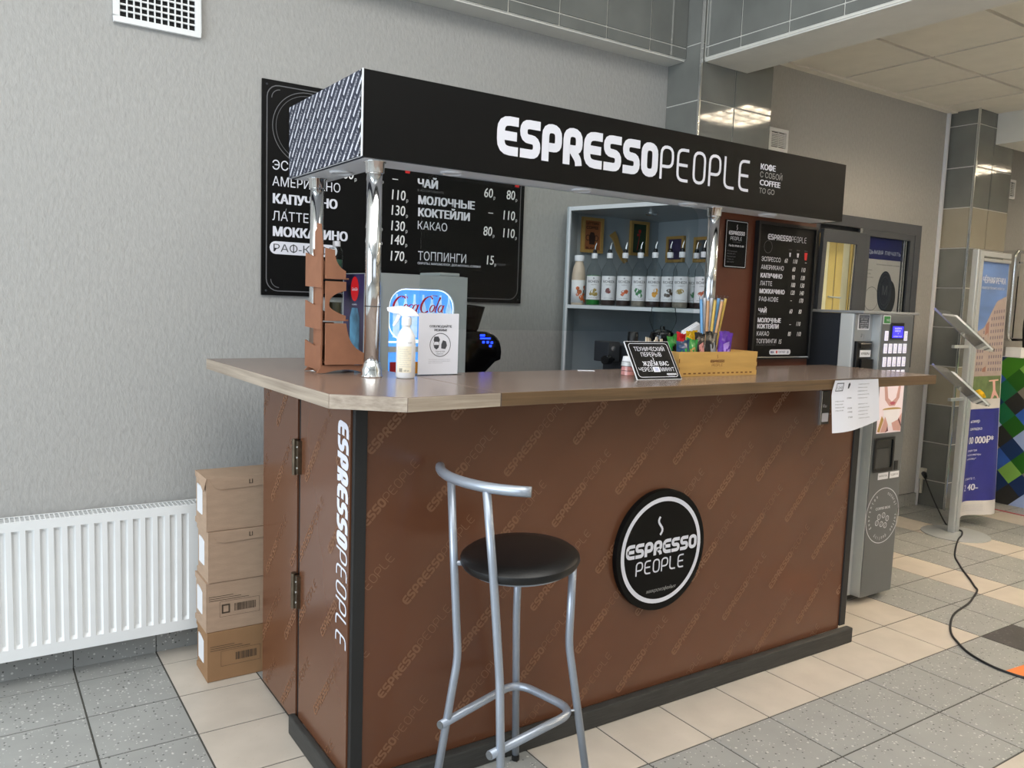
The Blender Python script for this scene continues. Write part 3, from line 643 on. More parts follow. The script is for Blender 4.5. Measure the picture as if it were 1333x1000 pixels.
def pole(x, y, label, seam=None):
    t = thing('chrome_pole', label, 'pole', (x, y, WT), 'chrome poles carrying the canopy')
    obj('tube', MB().lathe([(.025, WT + .004), (.025, CZ0 - .004)], (x, y, 0), 40), 'chrome', t, smooth='all')
    obj('flange', MB().lathe([(.036, WT), (.036, WT + .005), (.0325, WT + .009), (.0335, WT + .026), (.029, WT + .034), (.028, WT + .046), (.0255, WT + .048)], (x, y, 0), 36), 'chrome', t, smooth='all')
    obj('flange', MB().lathe([(.0255, CZ0 - .040), (.030, CZ0 - .037), (.031, CZ0 - .006), (.036, CZ0 - .004), (.036, CZ0 - .0005)], (x, y, 0), 36), 'chrome', t, smooth='all')
    if seam: obj('joint_ring', MB().lathe([(.0253, seam), (.0262, seam + .001), (.0253, seam + .003)], (x, y, 0), 36), 'black_plastic', t)
pole(1.092, 2.46, 'thick chrome pole standing between the cardboard-brown rack and the spray bottle', 1.458)
pole(1.092, 2.975, 'chrome pole rising behind the brown rack at the rear of the short worktop')
pole(2.66, 2.475, 'chrome pole rising behind the bundle of wrapped straws')
ap = thing('sneeze_guard', 'clear acrylic guard hung under the canopy between the poles', 'screen', (2.0, 2.535, 1.40))
b = MB(); b.prism(FX(2.538), rbox(1.30, 2.63, 1.385, 1.917, .06), 0, .004); obj('pane', b, 'acrylic', ap)
# wall menu board
FB = FX(3.4875)
wm = thing('menu_board', 'large black wall menu board with white Cyrillic drink names and chalked prices', 'menu board', (1.7, 3.49, 1.48))
obj('board', MB().box(1.040, 2.368, 3.488, 3.499, 1.481, 2.372), 'black_board', wm, bevel=.001)
L1 = MB(); L2 = MB(); L3 = MB(); L4 = MB()
def bl(mb, s, x0, z0, x1, h, bold): text(mb, s, FB, x0, z0, h, w=x1 - x0, bold=bold)
bl(L1, 'ЭСПРЕССО', 1.084, 2.008, 1.36, .040, .0); bl(L1, 'АМЕРИКАНО', 1.084, 1.941, 1.385, .040, .0); bl(L1, 'КАПУЧИНО', 1.086, 1.869, 1.373, .040, .045)
bl(L1, "ЛАТТЕ", 1.085, 1.797, 1.242, .040, .0); bl(L1, 'МОККАЧИНО', 1.087, 1.732, 1.423, .040, .045); text(L1, '/', FB, 1.14, 1.835, .016)
L1.flat(FB, rbox(1.074, 1.375, 1.656, 1.710, .026)); bl(L4, 'РАФ-КОФЕ', 1.09, 1.667, 1.362, .032, -.01)
bl(L1, 'ЧАЙ', 1.764, 2.007, 1.871, .038, .045); bl(L2, 'В АССОРТИМЕНТЕ', 1.765, 1.987, 1.904, .010, .0); bl(L1, 'МОЛОЧНЫЕ', 1.769, 1.930, 2.077, .038, .045); bl(L1, 'КОКТЕЙЛИ', 1.770, 1.873, 2.051, .038, .045)
bl(L1, 'КАКАО', 1.77, 1.813, 1.927, .038, .0); bl(L1, 'ТОППИНГИ', 1.775, 1.669, 2.037, .042, .0); bl(L1, 'СИРОПЫ, МАРШМЕЛЛОУ, ДОП.МОЛОКО, СЛИВКИ', 1.774, 1.650, 2.120, .010, .01)
def price(s, x, z, h=.047, w=None):
    w_ = text(L3, s, FB, x, z, h, w=w, bold=.008, slant=.06, narrow=.82)
    if s != '–': text(L3, 'р', FB, x + w_ + .006, z - .006, .016)
for s, z in (('–', 2.012), ('110', 1.937), ('130', 1.867), ('130', 1.797), ('140', 1.733), ('170', 1.659)): price(s, 1.634, z)
for s, z in (('110', 2.008), ('60', 1.937), ('90', 1.867), ('100', 1.797), ('120', 1.733), ('–', 1.672)): price(s, 1.508, z)
price('60', 1.396, 2.005); price('60', 2.128, 1.996); price('80', 2.259, 1.998); price('–', 2.155, 1.905); price('110', 2.245, 1.897); price('80', 2.130, 1.810); price('110', 2.247, 1.809); price('15', 2.156, 1.669); text(L2, '/порция', FB, 2.215, 1.668, .012)
frame_line(L2, FB, rbox(1.060, 2.345, 1.500, 2.352, .05), .004); L2.ring(FB, 1.235, 2.19, .150, .153); L2.ring(FB, 1.235, 2.19, .136, .138)
L2.ring(FB, 1.115, 2.30, .034, .037, a0=math.pi * .5, a1=math.pi, n=10); L2.ring(FB, 1.115, 1.55, .034, .037, a0=math.pi, a1=math.pi * 1.5, n=10)
obj('lettering', L1, 'print_white', wm); obj('line_print', L2, 'print_dim', wm); obj('price_writing', L3, 'chalk', wm, label='hand chalked white prices')
o = obj('lettering', L4, 'ink', wm); o.location.y -= .0006
b = MB()
for x in (1.70, 2.31): b.flat(FB, [(x, 2.062), (x + .022, 2.062), (x + .026, 2.09), (x - .004, 2.09)], .0003)
obj('cup_print', b, 'red', wm, label='small red cup symbols')
b = MB()
for x, z in ((1.06, 2.352), (2.35, 2.352), (1.06, 1.50), (2.35, 1.50)): b.lathe([(.005, 0), (.003, .002)], (x, 3.488, z), 10, Matrix(((1, 0, 0), (0, 0, -1), (0, 1, 0))))
obj('screw', b, 'window_black', wm, kind='stuff')
# back shelf unit (its open front runs slightly askew) and brown end panel
su = thing('shelf_unit', 'grey open shelf unit with white front edges behind the counter', 'shelf', (2.95, 3.1, 0))
F0, F1 = Vector((2.60, 3.405)), Vector((2.812, 2.622)); dv = (F1 - F0).normalized(); nv = Vector((-dv.y, dv.x))     # nv points into the unit (+x)
if nv.x < 0: nv = -nv
FS = lambda a, bb, c=0.0: Vector((F0.x + dv.x * a + nv.x * c, F0.y + dv.y * a + nv.y * c, bb))       # a along the front, c = depth inwards
LN = (F1 - F0).length; ZT = 1.985
Fz = lambda a, b_, c=0.0: Vector((a, b_, c))
hullp = [tuple(FS(0, 0, .002))[:2], tuple(FS(LN, 0, .002))[:2], (3.30, 2.622), (3.30, 3.485), (2.70, 3.485)]
obj('top_panel', MB().prism(Fz, hullp, ZT - .018, ZT), 'grey_laminate', su)
obj('shelf', MB().prism(Fz, hullp, 1.468, 1.484), 'grey_laminate', su)
obj('base_cabinet', MB().prism(Fz, hullp, .02, .93), 'grey_laminate', su)
obj('back_panel', MB().box(3.30, 3.316, 2.622, 3.49, .02, ZT), 'grey_laminate', su)
obj('back_panel', MB().box(2.70, 3.30, 3.486, 3.496, .9, ZT), 'grey_laminate', su)
pA, pB = Vector(FS(0, 0, 0))[:2], (2.705, 3.49)
obj('side_panel', MB().prism(Fz, [(F0.x, F0.y + .001), (2.715, 3.484), (2.703, 3.496), (F0.x - .012, F0.y + .008)], .02, ZT), 'grey_laminate', su)
for z0_, z1_ in ((ZT - .019, ZT + .001), (1.467, 1.485), (.912, .931)): obj('edge_band', MB().fbox(FS, 0, LN, z0_, z1_, -.001, .003), 'white_board', su)
obj('edge_band', MB().fbox(FS, -.014, .006, .02, ZT + .001, -.003, .004), 'white_board', su)
obj('puck_lamp', MB().lathe([(.034, 0), (.034, -.008), (.028, -.012), (.0001, -.012)], (2.93, 3.15, ZT - .018), 20), 'chrome', su, smooth=True)
bp_ = thing('end_panel', 'dark brown upright end panel of the kiosk carrying the tall menu', 'panel', (3.17, 2.61, 0))
obj('board', MB().box(2.814, 3.528, 2.604, 2.620, .0, 1.99), 'brown_dark', bp_)
# tall menu on the end panel
FM = FX(2.5855)
tm = thing('menu_board', 'narrow tall black framed menu with logo on top, hung on the dark brown panel', 'menu board', (3.29, 2.595, 1.26))
obj('board', MB().box(3.080, 3.505, 2.586, 2.602, 1.262, 1.902), 'black_board', tm)
b = MB(); b.box(3.075, 3.088, 2.578, 2.602, 1.258, 1.906).box(3.498, 3.511, 2.578, 2.602, 1.258, 1.906).box(3.088, 3.498, 2.578, 2.602, 1.893, 1.906).box(3.088, 3.498, 2.578, 2.602, 1.258, 1.270); obj('frame', b, 'black_plastic', tm)
obj('frame_edge', MB().box(3.088, 3.498, 2.5765, 2.579, 1.2655, 1.2695), 'steel_trim', tm)
A = MB(); B_ = MB(); C_ = MB()
logo(A, FM, 3.148, 1.824, .027, .172, .118, 0, seg=2)
rows = [('ЭСПРЕССО', 1.722, 3.251, 0, '60 110', '–'), ('АМЕРИКАНО', 1.684, 3.278, 0, '', '60 110'), ('КАПУЧИНО', 1.645, 3.271, .04, '', '90 130'), ('ЛАТТЕ', 1.608, 3.20, 0, '', '100 130'), ('МОККАЧИНО', 1.571, 3.296, .04, '', '120 140'), ('РАФ-КОФЕ', 1.534, 3.253, 0, '', '–  170'), ('ЧАЙ', 1.480, 3.173, .04, '', '60  80'), ('МОЛОЧНЫЕ', 1.434, 3.283, .04, '', ''), ('КОКТЕЙЛИ', 1.405, 3.269, .04, '', ''), ('КАКАО', 1.370, 3.202, 0, '', '80 110'), ('ТОППИНГИ', 1.334, 3.258, 0, '', '')]
for s, z, x1, bo, pa, pb in rows:
    text(A, s, FM, 3.114, z, .021, w=x1 - 3.114, bold=bo)
    for q, col in ((pb, 3.345),):
        if s == 'ЭСПРЕССО': text(C_, '60', FM, 3.280, z, .022, slant=.15, narrow=.75, bold=.008); text(C_, '110', FM, 3.345, z, .022, slant=.15, narrow=.75, bold=.008); text(C_, '–', FM, 3.435, z, .022)
        elif q:
            u, v = q.split()
            text(C_, u, FM, 3.342, z, .022, slant=.15, narrow=.72, bold=.008); text(C_, v, FM, 3.412, z, .022, slant=.15, narrow=.72, bold=.008)
text(C_, '–', FM, 3.348, 1.418, .022); text(C_, '110', FM, 3.402, 1.420, .022, slant=.15, narrow=.75, bold=.008); text(C_, '15', FM, 3.278, 1.332, .022, slant=.15, narrow=.75, bold=.008)
for x, t_ in ((3.306, '110 мл'), (3.364, '200 мл'), (3.424, '300 мл')): text(B_, t_, FM, x, 1.783, .007)
text(B_, 'В АССОРТИМЕНТЕ', FM, 3.114, 1.470, .006, w=.06); text(B_, 'СИРОПЫ, МАРШМЕЛЛОУ, ДОП.МОЛОКО, СЛИВКИ', FM, 3.114, 1.323, .006, w=.14)
for x, s_ in ((3.314, .008), (3.372, .010)): A.flat(FM, [(x, 1.752), (x + s_, 1.752), (x + s_ * 1.3, 1.772), (x - s_ * .3, 1.772)])
B_.ring(FM, 3.155, 1.79, .028, .0295, n=24)
A.flat(FM, rbox(3.213, 3.371, 1.279, 1.304, .012))
obj('lettering', A, 'print_white', tm); obj('line_print', B_, 'print_dim', tm); obj('price_writing', C_, 'chalk', tm)
b = MB(); b.flat(FM, [(3.430, 1.742), (3.446, 1.742), (3.450, 1.778), (3.426, 1.778)]); b.flat(FM, [(3.262, 1.285), (3.272, 1.285), (3.272, 1.298), (3.262, 1.298)], .0004); obj('cup_print', b, 'red', tm)
b = MB(); text(b, 'EKA', FM, 3.222, 1.286, .011, bold=.03, c=.0004); text(b, 'ПАРТНЕР', FM, 3.28, 1.287, .010, c=.0004, w=.05); text(b, 'Д', FM, 3.345, 1.286, .011, bold=.03, c=.0004); obj('lettering', b, 'poster_blue', tm)
sp = thing('opening_hours_sign', 'small black opening hours sign beside the chrome pole on the brown panel', 'sign', (2.95, 2.60, 1.68))
obj('board', MB().box(2.872, 3.020, 2.597, 2.603, 1.680, 1.895), 'black_gloss', sp)
F = FX(2.5965); b = MB(); frame_line(b, F, rbox(2.877, 3.015, 1.685, 1.890, .004), .002)
logo(b, F, 2.893, 1.829, .018, .108, .08, two=(2.905, 1.805, .017), ws1=.24, ws2=.11, seg=1); text(b, 'Пн-Вс 09:00-21:00', F, 2.948, 1.776, .009, w=.10, bold=.02, align='C'); ribbon(b, F, [(2.945, 1.852), (2.949, 1.860), (2.944, 1.868), (2.948, 1.876)], .003)
obj('lettering', b, 'print_white', sp)
b = MB(); text(b, 'микрокофейня', F, 2.948, 1.795, .006, w=.05, align='C')
for k, s in enumerate(('ИП Управляющий', 'ИНН 5904 ОГРН', 'Пермский край', 'г. Пермь, ул.', 'кофе с собой')): text(b, s, F, 2.889, 1.752 - k * .012, .0065)
obj('line_print', b, 'print_dim', sp)
# picture frames inside the shelf unit
def picture(x0, x1, z0, z1, F, label, mt, fw=.016):
    c = F((x0 + x1) / 2, z0, 0); t = thing('picture_frame', label, 'picture frame', tuple(c), 'wooden picture frames inside the shelf unit')
    b = MB(); b.fbox(F, x0, x1, z0, z0 + fw, 0, .018).fbox(F, x0, x1, z1 - fw, z1, 0, .018).fbox(F, x0, x0 + fw, z0 + fw, z1 - fw, 0, .018).fbox(F, x1 - fw, x1, z0 + fw, z1 - fw, 0, .018)
    obj('frame', b, 'plywood', t); obj('print', MB().fbox(F, x0 + fw, x1 - fw, z0 + fw, z1 - fw, .001, .008), mt, t); return t
mat('pic_orange', '#b0693c', .6); mat('pic_green', '#27452f', .6, var=.3, vscale=30); mat('pic_purple', '#4a3f63', .5, var=.4, vscale=25); mat('pic_brown', '#3b2117', .6); mat('mirror', '#b8bdc0', .08, 1)
FW = FX(3.485)
t = picture(2.738, 2.882, 1.766, 1.952, FW, 'wooden framed orange coffee print, furthest along the shelf unit', 'pic_orange')
b = MB(); G = lambda a, bb, c=0.0: FW(a, bb, .0086)
text(b, 'LETTERS', G, 2.81, 1.915, .014, w=.085, bold=.03, align='C'); text(b, 'COFFEE', G, 2.81, 1.892, .016, w=.085, bold=.04, align='C'); text(b, 'BLACK', G, 2.81, 1.786, .011, w=.08, bold=.03, align='C')
b.flat(G, [(2.792, 1.81), (2.828, 1.81), (2.832, 1.85), (2.822, 1.875), (2.798, 1.875), (2.788, 1.85)]); b.ring(G, 2.782, 1.845, .012, .016, n=16); b.ring(G, 2.838, 1.845, .012, .016, n=16); obj('print_ink', b, 'pic_brown', t)
t = picture(3.080, 3.214, 1.770, 1.960, FW, 'wooden framed dark green print in the middle of the shelf unit wall', 'pic_green')
b = MB(); ribbon(b, G, [(3.135, 1.80), (3.145, 1.85), (3.152, 1.90)], .004); b.disc(G, 3.15, 1.905, .010); b.disc(G, 3.138, 1.885, .007); obj('print_ink', b, 'red', t)
FBk = lambda a, bb, c=0.0: Vector((3.299 - c, -a, bb))
picture(-3.40, -3.265, 1.738, 1.882, FBk, 'wooden framed purple picture on the inner end wall of the shelf unit', 'pic_purple')
picture(-3.19, -3.02, 1.735, 1.870, FBk, 'wooden framed mirror at the end of the bottle shelf', 'mirror')
b = MB(); ribb = [(2.940, 1.880), (2.955, 1.868), (2.968, 1.845), (2.985, 1.810), (3.01, 1.77), (3.04, 1.73)]
b.prism(FW, [(2.935, 1.868), (2.972, 1.892), (2.992, 1.862), (3.012, 1.815), (3.048, 1.768), (3.072, 1.735), (3.048, 1.722), (3.018, 1.748), (2.988, 1.790), (2.968, 1.835), (2.956, 1.850)], 0, .008)
obj('wooden_ornament', b, 'plywood', None, label='bent light wood strip hung between the two framed prints', cat='ornament')
# syrup bottles along the shelf
def bottle(loc, label, fill, fillc, artc):
    x, y, z = loc; t = thing('syrup_bottle', label, 'bottle', loc, 'syrup bottles on the shelf')
    prof = [(.001, .002), (.034, .002), (.038, .008), (.038, .165), (.035, .185), (.024, .205), (.0145, .222), (.0135, .262)]
    obj('glass_body', MB().lathe([(r, z + h) for r, h in prof], (x, y, 0), 20), 'bottle_glass', t, smooth='all')
    fh = .006 + fill * .16; obj('syrup', MB().lathe([(.033, z + .004), (.036, z + .010), (.036, z + fh), (.0001, z + fh)], (x, y, 0), 20), fillc, t, smooth=True)
    ang = math.atan2(-y, -x) ; b = MB().lathe([(.0387, z + .030), (.0387, z + .150)], (x, y, 0), 12, a0=ang - 1.15, a1=ang + 1.15)
    lb = obj('label', b, 'label_white', t, smooth='all')
    Fl = lambda a, bb, c=0.0: Vector((x + (.0391 + c) * math.cos(ang + a / .0391), y + (.0391 + c) * math.sin(ang + a / .0391), z + bb))
    b = MB(); text(b, 'RICHEZA', Fl, 0, .116, .013, w=.062, bold=.01, align='C'); text(b, 'сироп', Fl, 0, .104, .005, w=.028, slant=.3, align='C'); text(b, 'для кофе', Fl, 0, .038, .0035, w=.05, align='C'); b.ring(Fl, 0, .138, .002, .004, n=8); obj('lettering', b, 'ink', lb)
    b = MB()
    for k in range(5):
        a_ = random.uniform(-.014, .014); b_ = .070 + random.uniform(-.014, .014); r_ = random.uniform(.008, .014); b.flat(Fl, [(a_ + r_ * math.cos(q * 1.05 + k), b_ + r_ * (.7 + .3 * (q % 2)) * math.sin(q * 1.05 + k)) for q in range(6)], .0002 + k * .0001)
    obj('fruit_print', b, artc, lb)
    obj('cap', MB().lathe([(.0150, z + .240), (.0155, z + .264), (.0145, z + .266), (.0001, z + .266)], (x, y, 0), 16), 'cap_white', t, smooth=True)
    obj('stopper', MB().lathe([(.0105, z + .266), (.0105, z + .280), (.006, z + .284), (.0001, z + .284)], (x, y, 0), 12), 'black_plastic', t, smooth=True)
    obj('pourer', MB().tube([(x, y, z + .282), (x + .002, y, z + .300), (x + .007, y - .003, z + .318)], [.0035, .003, .0022], 8), 'chrome', t, smooth=True)
for n_, c_ in (('syr_green', '#1e7a2e'), ('syr_clear', '#8f8478'), ('syr_dark', '#3a2c2a'), ('art_nut', '#a08a4a'), ('art_straw', '#7b3b38'), ('art_orange', '#c8623a'), ('art_mint', '#2f7a45'), ('art_yellow', '#d69a35'), ('art_coco', '#55483e')): mat(n_, c_, .35, var=.3, vscale=60)
spec = [('syr_green', .92, 'art_nut', 'syrup bottle full of green syrup next to the milkshake bottle'), ('syr_dark', .22, 'art_straw', 'syrup bottle with dark red fruit label right of the green one'), ('syr_dark', .2, 'art_orange', 'syrup bottle with bright orange spice label, third in the row'),
        ('syr_clear', .3, 'art_mint', 'syrup bottle with green mint leaf label in mid row'), ('syr_dark', .2, 'art_yellow', 'syrup bottle with yellow pear label under the purple picture'), ('syr_dark', .25, 'art_coco', 'syrup bottle with brown coconut label'),
        ('syr_clear', .3, 'art_nut', 'syrup bottle with nut label, third from the chrome pole'), ('syr_dark', .3, 'art_mint', 'syrup bottle with olive green print, second from the chrome pole'), ('syr_dark', .2, 'art_orange', 'syrup bottle half hidden by the chrome pole')]
pxs = [783.5, 803, 824.7, 846.6, 868.6, 888.9, 906, 918.6, 931]
spots = []
for a_, d_ in ((.128, .055), (.222, .055), (.315, .055), (.404, .055), (.487, .055), (.564, .064), (.639, .046), (.670, .126), (.748, .055)):
    spots.append(FS(a_, 1.4845, d_))
for p, (fc, fi, ac, lb) in zip(spots, spec): bottle(tuple(p), lb, fi, fc, ac)
p = FS(.035, 1.4845, .05)
t = thing('milkshake_bottle', 'white capped cream bottle with orange label at the far end of the syrup row', 'bottle', tuple(p)); mat('cream', '#cbb9a6', .35); mat('art_lab', '#cf6a35', .5, var=.5, vscale=40)
b = MB().lathe([(.034, 0), (.036, .004), (.036, .150), (.031, .190), (.022, .215), (.020, .228)], p, 24); obj('body', b, 'cream', t, smooth=True)
lb = obj('label', MB().lathe([(.0366, .012), (.0366, .128)], p, 24), 'label_white', t, smooth='all')
b = MB(); ang = math.atan2(-p.y, -p.x); Fl = lambda a, bb, c=0.0: Vector((p.x + (.037 + c) * math.cos(ang + a / .037), p.y + (.037 + c) * math.sin(ang + a / .037), p.z + bb))
for k in range(11): 
    a_, b_, r_ = random.uniform(-.04, .04), random.uniform(.02, .12), random.uniform(.006, .013); b.flat(Fl, [(a_ + r_ * math.cos(q), b_ + r_ * math.sin(q)) for q in range(6)], .0001 * k)
obj('fruit_print', b, 'art_lab', lb); b = MB(); b.flat(Fl, [(-.005, .062), (.034, .062), (.034, .078), (-.005, .078)], .0015); obj('name_band', b, 'black_board', lb)
obj('cap', MB().lathe([(.025, .226), (.0255, .252), (.023, .256), (.0001, .256)], p, 24), 'cap_white', t, smooth=True)
# ------------------------------------------------------------------ bar stool
mat('seat_vinyl', '#0b0b0c', .38, var=.1, bump=.12, bscale=250)
def SP(r, f, z): return Vector((1.30 + .831 * r + .556 * f, 1.88 - .556 * r + .831 * f, z))
def smooth(pts, r, seg=6):
    out = []; P = [Vector(p) for p in pts]
    for i, p in enumerate(P):
        if i in (0, len(P) - 1): out.append(p); continue
        a = P[i - 1] - p; b = P[i + 1] - p; rr = min(r, a.length * .45, b.length * .45); A = p + a.normalized() * rr; B = p + b.normalized() * rr
        for k in range(seg + 1):
            t = k / seg; out.append(A * (1 - t) ** 2 + p * 2 * t * (1 - t) + B * t * t)
    return out
st = thing('bar_stool', 'high bar stool with round black vinyl seat and silver tube legs before the counter', 'stool', (1.30, 1.88, 0))
zs_ = .762
TL = Matrix.Rotation(math.radians(4.5), 3, Vector((.42, -.9, 0)).normalized())
b = MB().lathe([(.001, -.012), (.150, -.012), (.166, -.006), (.172, .006), (.170, .016), (.158, .025), (.12, .030), (.001, .031)], (1.300, 1.87, zs_ - .006), 56, TL); obj('seat', b, 'seat_vinyl', st, smooth=True)
b = MB().lathe([(.10, -.018), (.148, -.018), (.152, -.0125), (.10, -.0125)], (1.300, 1.87, zs_ - .006), 40, TL); obj('seat_plate', b, 'silver_paint', st, smooth=True)
R_ = .0118
legs = [[SP(-.203, .045, .985), SP(-.183, -.02, .75), SP(-.163, -.03, .47), SP(-.228, -.065, .004)], [SP(-.092, -.165, .99), SP(-.066, -.165, .75), SP(-.040, -.168, .47), SP(-.018, -.245, .004)],
        [SP(.004, .145, .745), SP(.004, .165, .52), SP(.0195, .248, .004)], [SP(.162, .04, .745), SP(.160, .04, .49), SP(.243, .06, .004)]]
for L in legs:
    lg = obj('leg', MB().tube(smooth(L, .035), R_, 14), 'silver_paint', st, smooth='all')
    e = L[-1]; d = (L[-1] - L[-2]).normalized(); obj('foot_cap', MB().tube([e - d * .02, e], R_ + .0012, 14), 'black_plastic', lg, smooth=True)
fr_ = [SP(-.205, -.068, .283), SP(.012, .212, .283), SP(.190, .040, .283), SP(-.060, -.215, .283)]
fr2 = [fr_[0], fr_[1] + Vector((-.028, -.01, 0)), fr_[1] + Vector((.02, -.01, 0)), fr_[2], fr_[3]]
o = obj('footrest', MB().tube(smooth([fr_[0], fr_[1], fr_[2], fr_[3]], .075, 10), .0125, 16), 'silver_paint', st, smooth='all')
for p, q in ((fr_[0], fr_[1]), (fr_[3], fr_[2])):
    d = (p - q).normalized(); obj('end_plug', MB().tube([p - d * .001, p + d * .003], .0112, 16), 'machine_panel', o, smooth=True)
b = MB()
for L in legs[2:]:
    for t in (.283,): 
        k = (L[-2].z - t) / (L[-2].z - L[-1].z); c = L[-2].lerp(L[-1], k); b.tube([c + (SP(0, 0, t) - c).normalized() * .004, c + (SP(0, 0, t) - c).normalized() * .026], .004, 8)
obj('bolt', b, 'steel_trim', st, kind='stuff')
arc = [(-.238, .085), (-.236, .06), (-.226, .01), (-.200, -.055), (-.150, -.120), (-.090, -.168), (-.03, -.192), (.025, -.200)]
obj('backrest', MB().tube(smooth([SP(r, f, 1.000) for r, f in arc], .03, 3), .0145, 18), 'silver_paint', st, smooth='all')
b = MB().tube([SP(-.185, -.02, .744), SP(0, .0, .744), SP(.162, .04, .744)], .008, 10).tube([SP(-.066, -.165, .744), SP(0, 0, .744), SP(.004, .145, .744)], .008, 10)
obj('seat_frame', b, 'silver_paint', st, smooth=True)
# ------------------------------------------------------------------ things on the short worktop
# spray bottle
p = Vector((1.188, 2.405, WT)); t = thing('spray_bottle', 'white trigger spray bottle of sanitiser on the worktop corner', 'bottle', tuple(p))
mat('white_plastic', '#e9e9ea', .35, var=.01); mat('label_cream', '#e6dcc4', .5)
obj('body', MB().lathe([(.001, .001), (.028, .001), (.0315, .006), (.0315, .118), (.029, .138), (.020, .155), (.0135, .164), (.0135, .178)], p, 32), 'white_plastic', t, smooth=True)
ang = math.atan2(-p.y, -p.x) + .25; lb = obj('label', MB().lathe([(.0318, .020), (.0318, .105)], p, 14, a0=ang - 1.25, a1=ang + .35), 'label_cream', t, smooth='all')
Fl = lambda a, bb, c=0.0: Vector((p.x + (.0321 + c) * math.cos(ang + a / .0321), p.y + (.0321 + c) * math.sin(ang + a / .0321), p.z + bb)); b = MB()
for k in range(9): text(b, random.choice(('антисептик для рук', 'дезинфекция', 'состав: вода, спирт')), Fl, -.030, .094 - k * .007, .0028, w=.028 + .006 * (k % 3))
obj('lettering', b, 'ink_light', lb); b = MB()
for k in range(6): b.flat(Fl, [(-.030 + k * .002, .022), (-.029 + k * .002, .022), (-.029 + k * .002, .034), (-.030 + k * .002, .034)])
text(b, '500 мл', Fl, -.014, .024, .005); text(b, 'спрей', Fl, -.002, .125 - .01, .004); obj('barcode_print', b, 'stamp', lb)
obj('collar', MB().lathe([(.0165, .172), (.0165, .196), (.012, .200), (.0001, .200)], p, 24), 'white_plastic', t, smooth=True)
hd = Vector((-.831, .556, 0)); FH = lambda a, bb, c=0.0: p + hd * a + Vector((0, 0, bb)) + Vector((.556, .831, 0)) * c
prof = [(-.040, .202), (.014, .200), (.024, .208), (.044, .210), (.062, .216), (.064, .228), (.046, .231), (.020, .234), (-.004, .233), (-.022, .224), (-.040, .207)]
obj('spray_head', MB().prism(FH, prof, -.010, .010), 'white_plastic', t, bevel=.003, smooth=True)
obj('trigger', MB().prism(FH, [(.016, .206), (.030, .208), (.036, .190), (.046, .170), (.040, .166), (.028, .182)], -.005, .005), 'white_plastic', t, bevel=.0015)
# folded notice
t = thing('notice_stand', 'clear stand with white notice about masks and gloves beside the spray bottle', 'sign', (1.345, 2.48, WT))
obj('stand', MB().box(1.262, 1.425, 2.472, 2.475, WT, 1.444).box(1.262, 1.435, 2.462, 2.52, WT, WT + .002), 'acrylic', t)
obj('sheet', MB().box(1.266, 1.421, 2.470, 2.4714, WT + .003, 1.442), 'paper', t)
F = FX(2.4696); b = MB(); cx = 1.350
text(b, 'СОБЛЮДАЙТЕ', F, cx, 1.394, .0075, w=.086, bold=.03, align='C'); text(b, 'РЕЖИМ!', F, cx, 1.381, .0075, w=.048, bold=.03, align='C')
b.ring(F, cx, 1.334, .0385, .0408, n=40); b.prism(F, [(cx - .026, 1.350), (cx - .024, 1.362), (cx - .008, 1.363), (cx - .002, 1.352), (cx - .004, 1.345), (cx - .024, 1.345)], 0, .0004)
b.prism(F, [(cx - .024, 1.334), (cx - .006, 1.334), (cx - .006, 1.325), (cx - .015, 1.318), (cx - .024, 1.325)], 0, .0004); b.ring(F, cx - .015, 1.336, .0105, .0118, n=20)
b.prism(F, [(cx + .004, 1.322), (cx + .004, 1.336), (cx + .010, 1.350), (cx + .022, 1.346), (cx + .026, 1.332), (cx + .020, 1.320)], 0, .0004)
text(b, 'ПЕРЧАТКИ', F, cx, 1.309, .0045, w=.036, align='C'); text(b, 'МАСКА', F, cx, 1.301, .0045, w=.026, align='C'); obj('lettering', b, 'ink', t)
b = MB()
for k, s in enumerate(('При посещении соблюдайте дистанцию', 'и масочный режим. Обрабатывайте', 'руки антисептиком')): text(b, s, F, cx - .044, 1.283 - k * .006, .0026, w=.085 - .03 * (k == 2))
obj('lettering', b, 'ink_light', t)
# brown fibreboard jar rack
t = thing('jar_rack', 'brown fibreboard three-tier jar rack standing at the left of the worktop', 'rack', (1.03, 2.66, WT))
RK = lambda q: (.983 + (q[0] - 422) * .00277, 1.232 + (487 - q[1]) * .002517)
def curve(p0, p1, p2, n=8): return [tuple(Vector(p0) * (1 - k / n) ** 2 + Vector(p1) * 2 * (k / n) * (1 - k / n) + Vector(p2) * (k / n) ** 2) for k in range(n + 1)]
tierA = [(422, 363), (422, 323), (434, 325)] + curve((434, 327), (434, 345), (448, 352)) + [(448, 363)]
tierB = [(422, 418), (422, 366), (448, 366), (448, 378)] + curve((444, 379), (427, 384), (427, 395), 5) + curve((427, 398), (428, 404), (448, 411), 5) + [(448, 418)]
tierC = [(422, 476), (422, 421), (448, 421)] + curve((450, 432), (454, 455), (476, 462)) + [(476, 476)]
arch = [(412, 487), (420, 477), (477, 477), (477, 486), (468, 486)] + curve((466, 485), (445, 480), (424, 487))
for yy, dx in ((2.60, 0), (2.71, 0)):
    F = FX(yy)
    for nm, pg, dz in (('front_board', tierA, 0), ('front_board', tierB, .004), ('front_board', tierC, .008)):
        obj(nm if yy < 2.65 else 'rear_board', MB().prism(F, [RK(q) for q in pg], dz, dz + .005), 'mdf', t, bevel=.0008)
    obj('base_arch', MB().prism(F, [RK(q) for q in arch], -.001, .004), 'mdf', t)
Z = lambda v: RK((422, v))[1]
FLr = FLf(.980)
obj('spine', MB().prism(FLr, [(-2.655, Z(487)), (-2.605, Z(487)), (-2.605, Z(323)), (-2.62, Z(300)), (-2.625, Z(292)), (-2.655, Z(290))], 0, .005), 'mdf', t)
